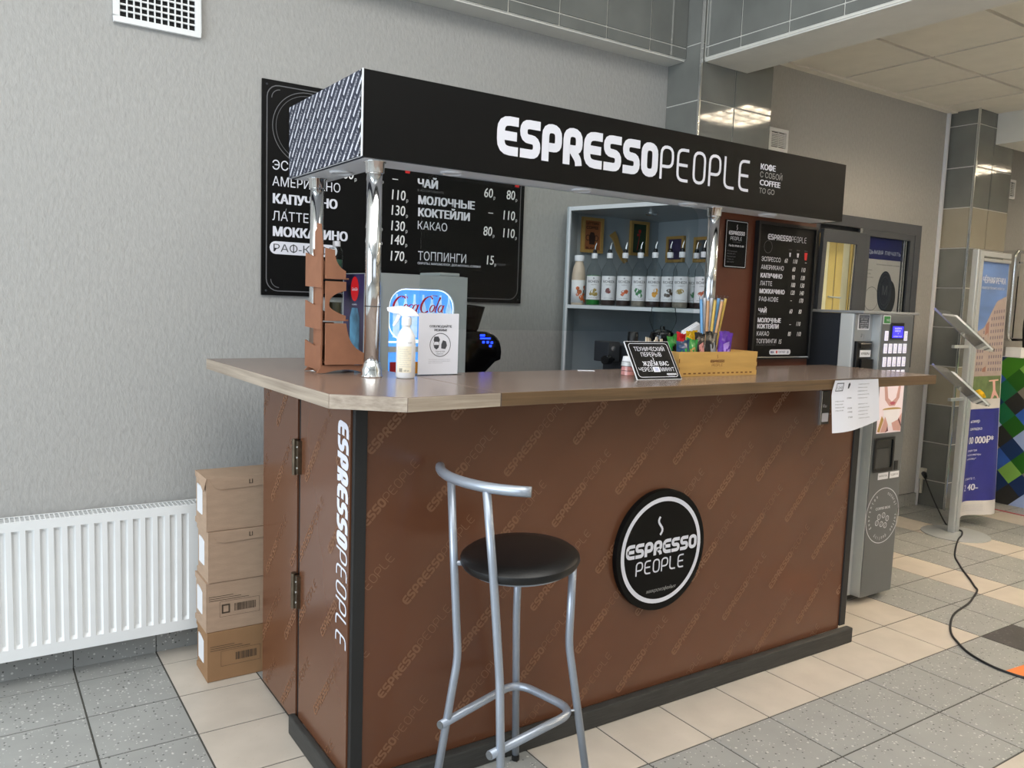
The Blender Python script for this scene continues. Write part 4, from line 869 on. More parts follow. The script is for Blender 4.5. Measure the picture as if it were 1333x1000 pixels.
obj('spine', MB().prism(FLf(.986), [(-2.69, Z(487)), (-2.645, Z(487)), (-2.645, Z(305)), (-2.655, Z(293)), (-2.69, Z(300))], 0, .005), 'mdf', t)
for v0, v1 in ((375, 328), (430, 392), (484, 446)):
    obj('side_tab', MB().prism(FLf(.974), [(-2.745, Z(v0 - 2)), (-2.595, Z(v0)), (-2.595, Z(v1 + 4)), (-2.66, Z(v1 + 6)), (-2.745, Z(v1))], 0, .005), 'mdf', t)
for v, x1 in ((363, 1.068), (418, 1.068), (474, 1.128)): obj('tray', MB().box(.985, x1, 2.602, 2.708, Z(v), Z(v) + .005), 'mdf', t)
def jar(p, h, r, label, cont, lid):
    t = thing('sauce_jar', label, 'jar', p, None)
    obj('glass_body', MB().lathe([(.001, .001), (r, .001), (r, h * .72), (r * .6, h * .85), (r * .55, h * .88)], p, 20), 'jar_glass', t, smooth='all')
    obj('contents', MB().lathe([(.001, .002), (r * .9, .003), (r * .9, h * .5), (.001, h * .5)], p, 20), cont, t, smooth=True)
    obj('lid', MB().lathe([(r * .62, h * .86), (r * .62, h), (.0001, h)], p, 20), lid, t, smooth=True)
mat('jar_green', '#2f5a4a', .4); mat('jar_dark', '#55523e', .4)
jar((1.044, 2.655, Z(363) + .006), .122, .021, 'small bottle with white cap and green label in the top tier of the rack', 'jar_green', 'cap_white')
jar((1.042, 2.655, Z(418) + .006), .112, .024, 'clear glass jar with dark contents in the middle tier of the rack', 'jar_dark', 'chrome')
jar((1.045, 2.66, Z(474) + .006), .110, .024, 'glass jar in the bottom tier of the rack', 'jar_dark', 'chrome')
# ------------------------------------------------------------------ back counter, drinks fridge, grinder
t = thing('back_counter', 'low grey back counter along the wall carrying the drinks fridge', 'counter', (1.9, 3.2, 0))
obj('carcass', MB().box(1.29, 2.45, 2.99, 3.47, .001, .905), 'grey_laminate', t); obj('worktop_board', MB().box(1.285, 2.46, 2.965, 3.475, .906, .932), 'worktop_top', t)
t = thing('drinks_fridge', 'small grey drinks fridge with lit blue window and red script lettering', 'fridge', (1.564, 3.2, .933))
obj('body', MB().box(1.368, 1.762, 3.012, 3.40, .934, 1.586), 'fridge_grey', t, bevel=.006)
def plate_hole(F, a0, a1, b0, b1, hole, c0, c1):
    b = MB(); cx = sum(q[0] for q in hole) / len(hole); cy = sum(q[1] for q in hole) / len(hole); out = []
    for q in hole:
        dx, dy = q[0] - cx, q[1] - cy; k = 1e9
        if abs(dx) > 1e-9: k = min(k, ((a1 if dx > 0 else a0) - cx) / dx)
        if abs(dy) > 1e-9: k = min(k, ((b1 if dy > 0 else b0) - cy) / dy)
        out.append((cx + dx * k, cy + dy * k))
    n = len(hole)
    for i in range(n):
        j = (i + 1) % n; h0, h1, o0, o1 = hole[i], hole[j], out[i], out[j]
        # corner vertex of the rectangle where the outline turns
        ring = [F(*h0, c1), F(*h1, c1), F(*o1, c1)]
        if abs(o0[0] - o1[0]) > 1e-6 and abs(o0[1] - o1[1]) > 1e-6:
            co = (o0[0] if abs(o0[0] - a0) < 1e-6 or abs(o0[0] - a1) < 1e-6 else o1[0], o0[1] if abs(o0[1] - b0) < 1e-6 or abs(o0[1] - b1) < 1e-6 else o1[1]); ring.append(F(*co, c1))
        ring.append(F(*o0, c1)); b.face(ring)
        b.face([F(*h0, c0), F(*h1, c0), F(*h1, c1), F(*h0, c1)])
    return b
hole = rbox(1.402, 1.700, .99, 1.528, .075, 7)
obj('front_frame', plate_hole(FX(3.0), 1.370, 1.760, .936, 1.584, hole, -.03, .004), 'fridge_grey', t)
obj('liner', MB().fbox(FX(3.0), 1.39, 1.71, .98, 1.535, -.0118, -.0105), 'fridge_back', t, label='lit blue interior')
obj('lamp_edge', MB().fbox(FX(3.0), 1.402, 1.700, 1.308, 1.314, -.009, -.004), 'fridge_tube', t)
b = MB(); outl = rbox(1.405, 1.697, 1.318, 1.525, .072, 7); ribbon(b, FX(3.0), outl, .0045, -.003, True); obj('lamp_edge', b, 'fridge_tube', t)
b = MB()
for k in range(7): b.prism(FX(3.0), [(x + 1.425 + k * .040, z) for x, z in ((0, 1.33), (.028, 1.33), (.028, 1.44), (.018, 1.475), (.017, 1.505), (.011, 1.505), (.010, 1.475), (0, 1.44))], -.009, -.004)
obj('bottle_print', b, 'fridge_bottle', t, kind='stuff')
for zf in (1.305, 1.16): obj('wire_shelf', MB().fbox(FX(3.0), 1.402, 1.70, zf - .035, zf - .012, -.009, -.004), 'machine_light', t)
mat('can_red', '#a8242a', .4); mat('can_orange', '#d98a1e', .4); mat('can_green', '#2f7d3a', .4); mat('dark_glass', '#0e1418', .2)
for k, m in enumerate(('can_red', 'dark_glass', 'can_orange', 'dark_glass', 'can_orange', 'can_green')): obj('drink_can', MB().fbox(FX(3.0), 1.415 + k * .046, 1.452 + k * .046, 1.16, 1.23, -.009, -.004), m, t)
b = MB(); G = FX(2.9945)
def script(b, G, x, z, h, w):
    """flowing script wordmark drawn with thick and thin strokes"""
    S_ = .38
    def T(a, q): return (x + a * w + S_ * q * h, z + q * h)
    def arc_(cx, cy, rx, ry, a0, a1, w0, w1, n=18):
        for i in range(n):
            t0 = math.radians(a0 + (a1 - a0) * i / n); t1 = math.radians(a0 + (a1 - a0) * (i + 1) / n); t = (t0 + t1) / 2
            wd = w0 + (w1 - w0) * abs(math.cos(t))
            ribbon(b, lambda p, q, c=0.0: G(p, q, .00005 * (i % 2)), [T(cx + rx * math.cos(t0), cy + ry * math.sin(t0)), T(cx + rx * math.cos(t1), cy + ry * math.sin(t1))], wd * h)
    def ln(pts, wd): ribbon(b, lambda p, q, c=0.0: G(p, q, .0001), [T(*p) for p in pts], wd * h)
    arc_(.10, .50, .095, .48, 45, 310, .04, .15); arc_(.155, .88, .045, .10, 200, -20, .03, .06, 8)
    arc_(.225, .27, .038, .22, 0, 360, .04, .10); arc_(.315, .27, .038, .22, 40, 320, .04, .10); arc_(.395, .27, .038, .22, 0, 360, .04, .10); ln([(.440, .5), (.437, .1), (.455, .03)], .08)
    ln([(.262, .34), (.285, .30)], .04); ln([(.35, .10), (.365, .14)], .04)
    arc_(.585, .50, .095, .50, 45, 310, .04, .15); arc_(.66, .98, .075, .10, 190, 30, .03, .05, 8)
    arc_(.705, .27, .038, .22, 0, 360, .04, .10); ln([(.775, .98), (.775, .12), (.792, .03)], .09); ln([(.745, .3), (.775, .5), (.795, .95), (.775, .98)], .04)
    arc_(.855, .27, .038, .22, 0, 360, .04, .10); ln([(.900, .5), (.897, .1), (.918, .03)], .08)
script(b, G, 1.408, 1.432, .066, .255); obj('lettering', b, 'coke_text', t)
# fridge side picture
FS_ = FLf(1.3675)
obj('side_print', MB().fbox(FS_, -3.385, -3.165, 1.0, 1.583, 0, .001), mat('coke_side', '#2a2140', .35, var=.9, vscale=7), t)
b = MB(); b.disc(FS_, -3.262, 1.520, .052, .0015, 28, rx=.042); obj('red_disc', b, 'coke_red', t); b = MB(); text(b, 'Coca-Cola', FS_, -3.262, 1.513, .014, w=.060, align='C', slant=.25, c=.002); text(b, 'попробуй', FS_, -3.262, 1.452, .006, w=.05, align='C', c=.002); obj('lettering', b, 'print_white', t)
b = MB(); b.prism(FS_, [(-3.31, 1.0), (-3.31, 1.40), (-3.29, 1.44), (-3.23, 1.44), (-3.21, 1.40), (-3.21, 1.0)], .001, .0016); obj('glass_print', b, mat('cola_print', '#40708a', .35, var=.8, vscale=12), t)
obj('side_trim', MB().box(1.3665, 1.3675, 3.02, 3.165, .95, 1.583), 'alu', t); obj('sticker', MB().box(1.3655, 1.3665, 3.125, 3.150, 1.36, 1.45), 'label_white', t); obj('vent_cap', MB().box(1.64, 1.735, 3.02, 3.2, 1.587, 1.60), 'fridge_grey', t, bevel=.003)
t = thing('coffee_grinder', 'black coffee grinder with glowing blue touch buttons behind the notice', 'grinder', (1.87, 3.2, .933))
Ty = Matrix(((1, 0, 0), (0, 0, -1), (0, 1, 0)))
b = MB(); head = [(1.79, .935), (1.935, .935), (1.935, 1.17), (1.985, 1.215), (2.015, 1.225)] + curve((2.018, 1.26), (2.012, 1.345), (1.93, 1.352), 8) + [(1.86, 1.352), (1.79, 1.345)]
b.prism(FX(3.26), head, 0, .15); obj('body', b, 'black_gloss', t, bevel=.008, smooth=True)
obj('hopper', MB().lathe([(.045, 1.352), (.052, 1.362), (.078, 1.455), (.080, 1.462), (.030, 1.468), (.001, 1.470)], (1.875, 3.185, 0), 28), clear('smoke_plastic', '#5a5550', .2), t, smooth='all')
b = MB().lathe([(.038, 1.356), (.058, 1.41), (.001, 1.415)], (1.875, 3.185, 0), 20); obj('coffee_beans', b, 'pic_brown', t, smooth=True)
F = Fr((1.975, 3.115, 1.312), (1, -.15, -.55), (.35, -.85, .5)); b = MB()
for (a, c) in ((-.045, .02), (-.03, .02), (-.03, -.012), (-.005, -.014), (.022, -.014), (.012, -.035), (.03, -.03)): b.fbox(F, a - .008, a + .006, c - .005, c + .005, -.004, .006)
b.fbox(F, -.05, .022, .001, .009, -.004, .006)
F = FX(3.1085); b = MB(); b.flat(F, [(1.90, 1.318), (1.955, 1.318), (1.955, 1.325), (1.90, 1.325)])
for x, z in ((1.905, 1.335), (1.918, 1.335), (1.918, 1.305), (1.940, 1.305), (1.962, 1.303), (1.955, 1.288)): b.prism(F, [(x - .006, z - .005), (x + .006, z - .005), (x + .006, z + .005), (x - .006, z + .005)], 0, .001)
obj('button_light', b, 'led_blue', t, label='glowing blue touch buttons', kind='stuff')
obj('spout', MB().lathe([(.001, 0), (.022, .002), (.026, .02), (.018, .045), (.001, .046)], (2.0, 3.17, 1.232), 16), 'chrome', t, smooth=True)
# ------------------------------------------------------------------ espresso machine behind the counter
t = thing('inner_cabinet', 'low grey cabinet inside the kiosk under the espresso machine', 'cabinet', (2.45, 2.8, 0))
obj('carcass', MB().box(2.22, 2.70, 2.56, 2.95, .001, .90), 'grey_laminate', t); obj('top', MB().box(2.20, 2.72, 2.55, 2.96, .901, .93), 'worktop_top', t)
t = thing('espresso_machine', 'dark espresso machine mostly hidden behind the break notice', 'coffee machine', (2.52, 2.78, .931))
obj('body', MB().box(2.42, 2.735, 2.66, 2.88, .935, 1.315), 'window_black', t, bevel=.01); obj('drip_tray', MB().box(2.27, 2.40, 2.68, 2.91, .935, .99), 'black_plastic', t, bevel=.004)
obj('brew_group', MB().box(2.335, 2.40, 2.74, 2.84, 1.24, 1.33), 'window_black', t, bevel=.004)
obj('portafilter', MB().tube([(2.40, 2.76, 1.252), (2.345, 2.74, 1.252), (2.335, 2.735, 1.252), (2.30, 2.722, 1.252)], [.010, .010, .021, .020], 16), 'black_gloss', t, smooth=True)
obj('indicator_dial', MB().lathe([(.012, 0), (.011, .003), (.001, .004)], (2.36, 2.74, 1.30), 16, Matrix(((1, 0, 0), (0, 0, -1), (0, 1, 0)))), 'chrome', t)
t = thing('tamper', 'small black cylindrical tamper standing on the espresso machine', 'tamper', (2.455, 2.72, 1.316))
obj('base', MB().lathe([(.001, 0), (.030, 0), (.030, .012), (.024, .016), (.023, .02)], (2.455, 2.72, 1.3165), 24), 'chrome', t, smooth=True)
obj('grip', MB().lathe([(.024, .018), (.023, .056), (.020, .060), (.001, .060)], (2.455, 2.72, 1.3165), 24), 'black_soft', t, smooth=True)
t = thing('bean_hopper', 'clear bean hopper with a black domed lid behind the snacks', 'hopper', (2.69, 2.78, 1.316))
obj('lid', MB().lathe([(.001, 0), (.052, 0), (.060, .03), (.052, .055), (.030, .068), (.012, .070), (.010, .085), (.001, .086)], (2.69, 2.78, 1.3165), 32), 'black_gloss', t, smooth=True)
obj('bowl', MB().lathe([(.040, .055), (.060, .10), (.062, .115), (.055, .17)], (2.69, 2.78, 1.3165), 32), 'jar_glass', t, smooth='all')
# ------------------------------------------------------------------ snack box and its contents
BZ = WT + .0005; bx0, bx1, by0, by1 = 2.219, 2.659, 2.197, 2.325
t = thing('snack_box', 'laser cut plywood box of sweets with a burnt logo on the long worktop', 'box', ((bx0 + bx1) / 2, (by0 + by1) / 2, BZ))
obj('front_board', MB().box(bx0, bx1, by0, by0 + .004, BZ, BZ + .094), 'plywood', t); obj('rear_board', MB().box(bx0, bx1, by1 - .004, by1, BZ, BZ + .094), 'plywood', t)
obj('side_board', MB().box(bx0 + .001, bx0 + .005, by0 + .004, by1 - .004, BZ, BZ + .094), 'plywood', t); obj('side_board', MB().box(bx1 - .005, bx1 - .001, by0 + .004, by1 - .004, BZ, BZ + .094), 'plywood', t)
obj('base_board', MB().box(bx0 + .005, bx1 - .005, by0 + .004, by1 - .004, BZ + .006, BZ + .010), 'plywood', t)
F = FX(by0 - .0003); b = MB()
for k in range(15): b.prism(F, [(bx0 + .026 + k * .0265, BZ + .009), (bx0 + .040 + k * .0265, BZ + .009), (bx0 + .040 + k * .0265, BZ + .014), (bx0 + .026 + k * .0265, BZ + .014)], 0, .0003)
for z_ in (.02, .052): b.flat(F, [(bx0, BZ + z_), (bx0 + .005, BZ + z_), (bx0 + .005, BZ + z_ + .016), (bx0, BZ + z_ + .016)]); b.flat(F, [(bx1 - .005, BZ + z_), (bx1, BZ + z_), (bx1, BZ + z_ + .016), (bx1 - .005, BZ + z_ + .016)])
obj('finger_slots', b, 'burnt', t, kind='stuff')
b = MB(); logo(b, F, 2.388, BZ + .052, .011, .080, .062, two=(2.397, BZ + .037, .011), ws1=.26, ws2=.12, seg=1); ribbon(b, F, [(2.426, BZ + .068), (2.429, BZ + .073), (2.425, BZ + .078), (2.428, BZ + .083)], .002); obj('lettering', b, 'burnt', t)
def wrapper(label, x, y, z, w, h, d, rz, tilt, m1, m2, cat='snack'):
    t = thing('snack_bar', label, cat, (x, y, z), 'wrapped snacks in the plywood box')
    M_ = Matrix.Rotation(rz, 3, 'Z') @ Matrix.Rotation(tilt, 3, 'Y'); b = MB(); n, m = 8, 12; rows_ = []
    rnd = random.Random(hash(label) % 999 if False else len(label) * 7 + int(x * 1000))
    for side in (1, -1):
        g = []
        for j in range(m + 1):
            v = j / m; row = []
            for i in range(n + 1):
                u = i / n; bul = (max(0, math.sin(math.pi * u)) ** .5) * (max(0, math.sin(math.pi * min(1, max(0, (v - .08) / .80)))) ** .5)
                ww = w * (1 + .12 * (v > .93)); q = Vector(((u - .5) * ww, -side * d / 2 * bul + (rnd.uniform(-.0035, .0035) if 0 < i < n else 0) + (.004 * math.sin(i * 2.4) if v > .93 else 0), v * h + (.003 if (i % 2 and j == m) else 0) + .004 * math.sin(u * 5 + x * 90) * (v > .9))); row.append(b.bm.verts.new(Vector((x, y, z)) + M_ @ q))
            g.append(row)
        for j in range(m):
            for i in range(n): b.bm.faces.new([g[j][i], g[j][i + 1], g[j + 1][i + 1], g[j + 1][i]])
    obj('wrapper', b, m1, t, smooth='all')
    b = MB(); q0 = lambda a, c, o_: Vector((x, y, z)) + M_ @ Vector((a, -d / 2 * (max(0, math.sin(math.pi * (a / w + .5))) ** .5) * (max(.02, math.sin(math.pi * min(1, max(0, (c / h - .08) / .80)))) ** .5) - o_, c))
    pr = [(-.30, .25), (.25, .22), (.32, .5), (.20, .78), (-.25, .70), (-.18, .5)]
    for i in range(6):
        a = [(pr[i][0] * w, pr[i][1] * h), (pr[(i + 1) % 6][0] * w, pr[(i + 1) % 6][1] * h), (0, .5 * h)]; b.face([q0(*a[0], .0022), q0(*a[1], .0022), q0(*a[2], .0022)])
    obj('print', b, m2, t)
    return t
for n_, c_ in (('w_purple', '#5a2b9c'), ('w_lilac', '#a987d8'), ('w_black', '#17171b'), ('w_silver', '#8f9298'), ('w_yellow', '#e0b01c'), ('w_red', '#c8202e'), ('w_green', '#2b8a3a'), ('w_blue', '#15406a'), ('w_gold', '#b08a50'), ('w_pink', '#c98a84'), ('w_beige', '#cbbda6')): mat(n_, c_, .24, var=.38, vscale=38, coat=.5, bump=.5, bscale=60)
zb = BZ + .0105
wrapper('purple wrapped chocolate bar at the right end of the row of sweets', 2.505, 2.245, zb, .068, .158, .022, -.1, .10, 'w_purple', 'w_lilac')
wrapper('black and silver wrapped snack next to the purple bar', 2.438, 2.25, zb, .072, .156, .024, .1, .04, 'w_black', 'w_silver')
wrapper('black wrapper with pink print, left of the silver one', 2.378, 2.245, zb, .056, .152, .02, 0, -.03, 'w_black', 'w_pink')
wrapper('yellow wrapped sweet bar, tallest in mid box', 2.345, 2.272, zb, .070, .160, .02, .15, .08, 'w_yellow', 'w_red')
wrapper('bright green wrapper near the blue one', 2.318, 2.238, zb, .055, .130, .02, -.1, .05, 'w_green', 'w_gold')
wrapper('dark blue wrapped snack at the front left of the plywood box', 2.268, 2.228, zb, .070, .124, .02, .05, -.02, 'w_blue', 'w_green')
wrapper('green crinkled wrapper leaning behind the dark blue snack', 2.262, 2.272, zb, .075, .142, .022, .3, -.12, 'w_green', 'w_black')
wrapper('red and pink wrapper top showing behind the blue snack', 2.315, 2.290, zb, .055, .150, .02, .1, .02, 'w_red', 'w_pink')
ORD = ['first', 'second', 'third', 'fourth', 'fifth', 'sixth', 'seventh']
for k in range(7):
    x_, y_ = 2.262 + .014 * k, 2.425 + .006 * (k % 3); a = random.uniform(-.12, .14)
    t = obj('sugar_sachet', MB().fbox(Fr((x_, y_, WT + .0005), (math.cos(.4 + a), math.sin(.4 + a), 0), (a * .5, .05, 1)), 0, .02, 0, .138 - .004 * (k % 4), -.002, .002), 'w_beige', None, bevel=.001, label='%s beige paper sachet from the left in the bunch behind the notice' % ORD[k], cat='sachet', group='beige sachets standing behind the break notice')
t = thing('takeaway_lid', 'white folded napkin pack leaning behind the sweets', 'napkins', (2.62, 2.44, WT)); t.name = 'napkin_pack'
for k in range(3): obj('napkin', MB().prism(FX(2.455 + k * .008), [(2.50 - k * .004, WT + .001), (2.60, WT + .001), (2.605, 1.385 + k * .003), (2.585, 1.425 + k * .004), (2.50, 1.385 + k * .004)], 0, .006), 'white_matte', t)
# straws in their cup
SX, SY = 2.575, 2.392
t = thing('straw_cup', 'white paper cup holding wrapped straws behind the snack box', 'cup', (SX, SY, WT)); obj('cup_body', MB().lathe([(.001, .001), (.031, .001), (.038, .105), (.0365, .105), (.030, .004)], (SX, SY, WT), 24), 'white_matte', t, smooth=True); obj('rim', MB().lathe([(.0365, .104), (.0395, .106), (.0385, .109), (.0365, .107)], (SX, SY, WT), 24), 'white_matte', t, smooth=True)
for n_, c_ in (('s_blue', '#7db4e0'), ('s_white', '#e6e4e6'), ('s_yellow', '#e0bd5c'), ('s_peach', '#d9a777')): mat(n_, c_, .4)
ORD = ['first', 'second', 'third', 'fourth', 'fifth', 'sixth', 'seventh', 'eighth', 'ninth', 'tenth', 'eleventh', 'twelfth']
cols = ['s_blue', 's_blue', 's_white', 's_peach', 's_white', 's_white', 's_yellow', 's_yellow', 's_blue', 's_peach', 's_white', 's_yellow']
nm_ = {'s_blue': 'pale blue drinking straw in the bundle behind the snack box', 's_white': 'white drinking straw in the bundle behind the snack box', 's_yellow': 'yellow drinking straw in the bundle behind the snack box', 's_peach': 'peach drinking straw in the bundle behind the snack box'}
for k, c_ in enumerate(cols):
    u = (k + .5) / 12 * 2 - 1; e = Vector((.831, -.556, 0)); f = Vector((.556, .831, 0)); dd = (-.0135, .0135, 0)[k % 3]
    p0 = Vector((SX, SY, WT + .006)) + e * u * .021 * (1 - abs(dd) * 14) + f * dd; p1 = Vector((SX, SY, WT + .292 + .006 * (k % 3))) + e * (u * .058 + .012) + f * dd * 1.6
    t = thing('drinking_straw', '%s drinking straw from the left in the wrapped bundle, %s' % (ORD[k], nm_[c_].split(' drinking')[0]), 'straw', tuple(p0), 'wrapped straws behind the snack box')
    obj('tube', MB().tube([p0, p1], .0060, 10), c_, t, smooth=True)
    w_ = (p1 - p0).normalized(); obj('film_sleeve', MB().tube([p0 + w_ * .10, p1, p1 + w_ * .012], [.0066, .0066, .0085], 8, caps=False), 'film', t, smooth='all')
# break notice plaque
t = thing('break_notice', 'black tilted notice plaque with white border and lettering beside the snack box', 'sign', (2.07, 2.17, WT))
c0, c1_, c2, c3 = Vector((1.965, 2.142, WT + .0015)), Vector((2.165, 2.124, WT + .0015)), Vector((2.178, 2.218, 1.362)), Vector((1.985, 2.248, 1.362))
uu = (c1_ - c0).normalized(); vv = ((c3 + c2) / 2 - (c0 + c1_) / 2 ).normalized(); FQ = Fr(c0, uu, vv - uu * vv.dot(uu)); wq = .201; hq = .165
FQ = (lambda o_, u_, v_, n_: (lambda a, bb, c=0.0: o_ + u_ * a + v_ * bb + n_ * c))(c0, uu, vv, uu.cross(vv).normalized())
obj('board', MB().fbox(FQ, 0, wq, 0, hq, -.005, 0), 'white_matte', t); obj('face', MB().fbox(FQ, .0015, wq - .0015, .0015, hq - .0015, 0, .0006), 'black_board', t)
b = MB(); G = lambda a, bb, c=0.0: FQ(a, bb, .0009); ribbon(b, G, rbox(.012, wq - .012, .010, hq - .010, .012), .002, 0, True)
text(b, 'ТЕХНИЧЕСКИЙ', G, wq / 2, .122, .018, w=.138, align='C'); text(b, 'ПЕРЕРЫВ', G, wq / 2, .098, .018, w=.092, align='C'); text(b, 'ЖДЁМ ВАС', G, wq / 2 + .006, .058, .019, w=.118, align='C', bold=.022); text(b, 'ЧЕРЕЗ', G, .022, .034, .017, w=.060); text(b, 'МИНУТ', G, .120, .034, .017, w=.062)
ribbon(b, G, [(.100, .094), (.104, .088), (.101, .083), (.105, .078)], .0022); logo(b, G, .140, .018, .007, .044, .03, seg=1, two=(.145, .0135 - .002, .005), ws1=.28); b.flat(G, rbox(.085, .116, .031, .053, .003)); obj('lettering', b, 'print_white', t)
b = MB(); text(b, '30', lambda a, bb, c=0.0: FQ(a, bb, .0013), .1005, .036, .013, align='C'); obj('lettering', b, 'led_ink' if 'led_ink' in MATS else mat('led_ink', '#5a6fb5', .6), t)
t = thing('cup_stack', 'stack of pinkish striped paper cups half hidden behind the break notice', 'cup', (2.05, 2.31, WT)); t.name = 'paper_cup'
for k in range(3): obj('cup_wall', MB().lathe([(.026, WT + .001 + k * .017), (.0245, WT + .016 + k * .017)], (2.075, 2.318, 0), 20), 'w_pink' if k < 2 else 'machine_light', t, smooth=True)
obj('cup_base', MB().lathe([(.0235, WT + .052), (.020, WT + .070), (.001, WT + .070)], (2.075, 2.318, 0), 20), 'white_matte', t, smooth=True)
t = obj('paper_slip', MB().prism(lambda a, bb, c=0.0: Vector((a, bb, c)), [(1.98, 2.50), (2.04, 2.47), (2.06, 2.50), (2.0, 2.53)], WT + .0004, WT + .0014), 'paper', None, label='small loose white paper slip lying on the worktop behind the notice', cat='paper')
# sheet hung over the worktop edge
t = thing('hanging_sheet', 'creased printed sheet taped to the edge of the long worktop near its end', 'paper', (2.97, 1.945, 1.01))
def FH_(a, bb, c=0.0):
    z = 1.226 - bb; y = 1.9655 - (.006 if bb < .05 else .006 + (bb - .05) * .16) - .012 * math.sin(a * 18) * max(0, bb - .04) * 4 - c
    sh = (bb * -.16 if a < .15 else bb * -.16); return Vector((2.842 + a - .0 + (.10 * max(0, bb - .05) * (1 if a > .2 else .2)) * (1 if bb < .1 else .8) - max(0, .05 - abs(bb - .0)) * .0 + (a - .13) * .10 * min(1, bb / .05) - bb * .10, y, z))
b = MB(); n, m = 10, 10; g = []
for j in range(m + 1):
    g.append([b.bm.verts.new(FH_(i / n * .29, j / m * (.205 - .035 * (i / n) ** 2))) for i in range(n + 1)])
for j in range(m):
    for i in range(n): b.bm.faces.new([g[j][i], g[j][i + 1], g[j + 1][i + 1], g[j + 1][i]])
obj('sheet', b, 'paper', t, smooth='all')
b = MB(); H = lambda a, bb, c=0.0: FH_(a, -bb, .0012)
def rowtxt(s, a, bb, h, w): text(b, s, H, a, -bb, h, w=w)
for k in range(4): rowtxt('СКИДКА НА КОФЕ', .018, .085 + k * .012, .004, .050 - .006 * (k % 2))
for k in range(10): rowtxt('условия акции для гостей', .155, .020 + k * .014 + .01 * (k > 4), .004, .058 + .012 * (k % 3 == 0))
for q in ((.020, .018, .050, .045), (.018, .046, .055, .047)):
    pass
frame_line(b, H, [(.018, -.042), (.060, -.042), (.060, -.012), (.018, -.012)], .003); rowtxt('1-2=3', .024, .036, .012, .030); b.flat(H, [(.090, -.035), (.098, -.034), (.104, -.018), (.098, -.010), (.090, -.016)])
for q in (.075, .115, .130, .150): rowtxt('8 ГРАММ', .088, q, .006, .026)
obj('lettering', b, 'ink', t)
obj('tape', MB().box(2.86, 3.07, 1.950, 1.9585, 1.228, 1.2335), 'film', t)
t = thing('wall_socket_plate', 'small black framed label on the counter front half hidden by the hanging sheet', 'label', (3.02, 2.13, 1.018)); t.name = 'label_frame'
obj('plate', MB().box(2.998, 3.056, 2.124, 2.134, 1.018, 1.160), 'black_plastic', t); obj('edge', MB().box(2.995, 2.9985, 2.122, 2.134, 1.016, 1.162), 'steel_trim', t)
b = MB(); F = FX(2.1236); text(b, 'Мы', F, 3.008, 1.090, .014); b.flat(F, rbox(3.006, 3.05, 1.028, 1.066, .004)); obj('lettering', b, 'print_white', t)
# ------------------------------------------------------------------ vending machine
vm = thing('vending_machine', 'grey coffee vending machine with blue screen past the right end of the counter', 'vending machine', (3.87, 2.76, 0))
VX0, VX1 = 3.628, 4.115
obj('cabinet', MB().box(VX0 + .006, VX1 - .006, 2.50, 3.08, .03, 1.492), 'machine_side', vm)
obj('door_body', MB().box(VX0, VX1, 2.425, 2.499, .035, 1.492), 'machine_light', vm, bevel=.004)
obj('top_cap', MB().box(VX0 - .004, VX1 - .002, 2.372, 3.08, 1.493, 1.506), 'machine_grey', vm, bevel=.003)
obj('coin_column', MB().box(VX0 + .004, 3.775, 2.418, 2.425, 1.20, 1.490), 'machine_grey', vm)
obj('front_panel', MB().box(3.782, 4.058, 2.37, 2.425, .035, 1.492), 'machine_panel', vm, bevel=.006)
obj('panel_edge', MB().box(3.776, 3.783, 2.374, 2.425, .04, 1.490), 'alu', vm)
for x in (VX0 + .03, 4.05):
    for y in (2.46, 3.02): obj('foot', MB().lathe([(.02, 0), (.02, .012), (.010, .014), (.010, .034)], (x, y, .001), 14), 'black_plastic', vm, smooth=True)
F = FX(2.3695)
obj('screen_bezel', MB().fbox(F, 3.860, 3.970, 1.370, 1.452, 0, .006), 'black_plastic', vm, bevel=.002)
sc_ = obj('screen', MB().fbox(F, 3.869, 3.961, 1.376, 1.434, .006, .007), 'screen_blue', vm)
b = MB(); G = FX(2.3622); text(b, 'ВЫБЕРИТЕ', G, 3.915, 1.420, .007, w=.06, align='C'); text(b, 'НАПИТОК', G, 3.912, 1.406, .009, w=.05, align='C'); text(b, '0', G, 3.915, 1.394, .008); text(b, 'Баланс: 0 руб', G, 3.915, 1.381, .006, w=.07, align='C'); obj('lettering', b, 'screen_text', sc_)
def button(x, z):
    o = obj('button', MB().fbox(F, x, x + .028, z, z + .049, 0, .003), 'button_lit', vm, bevel=.001); b = MB()
    for q in range(4): text(b, ('кофе', 'чай', 'молоко', 'сахар')[q], FX(2.3662), x + .014, z + .036 - q * .009, .004, w=.014 + .003 * (q % 2), align='C')
    obj('lettering', b, 'ink', o)
for x in (3.812, 3.981): button(x, 1.361)
for r, z in enumerate((1.297, 1.230, 1.163, 1.150 - .05)):
    if r == 3: continue
    for k in range(5): button(3.811 + k * .0425, z)
obj('green_sticker', MB().fbox(F, 3.790, 3.852, 1.444, 1.487, 0, .001), 'label_white', vm); b = MB(); b.flat(FX(2.368), [(3.794, 1.448), (3.848, 1.448), (3.848, 1.483), (3.794, 1.483)]); obj('sticker_field', b, 'can_green', vm); b = MB(); text(b, 'НАЛ', FX(2.3676), 3.830, 1.458, .012, align='C'); obj('lettering', b, 'print_white', vm)
G = FX(2.4178); mat('sticker_grey', '#54575c', .5)
obj('sticker', MB().fbox(G, 3.655, 3.750, 1.412, 1.490, 0, .001), 'label_white', vm); obj('sticker_field', MB().fbox(G, 3.661, 3.744, 1.418, 1.484, .001, .0014), 'sticker_grey', vm)
b = MB(); H2 = FX(2.4160)
for k, s in enumerate(('ВНИМАНИЕ', 'АВТОМАТ', 'принимает', 'купюры 50 100', 'монеты 1 2 5 10', 'без сдачи')): text(b, s, H2, 3.7025, 1.472 - k * .0105, .0065 if k > 1 else .008, w=.07 - .01 * (k % 3), align='C')
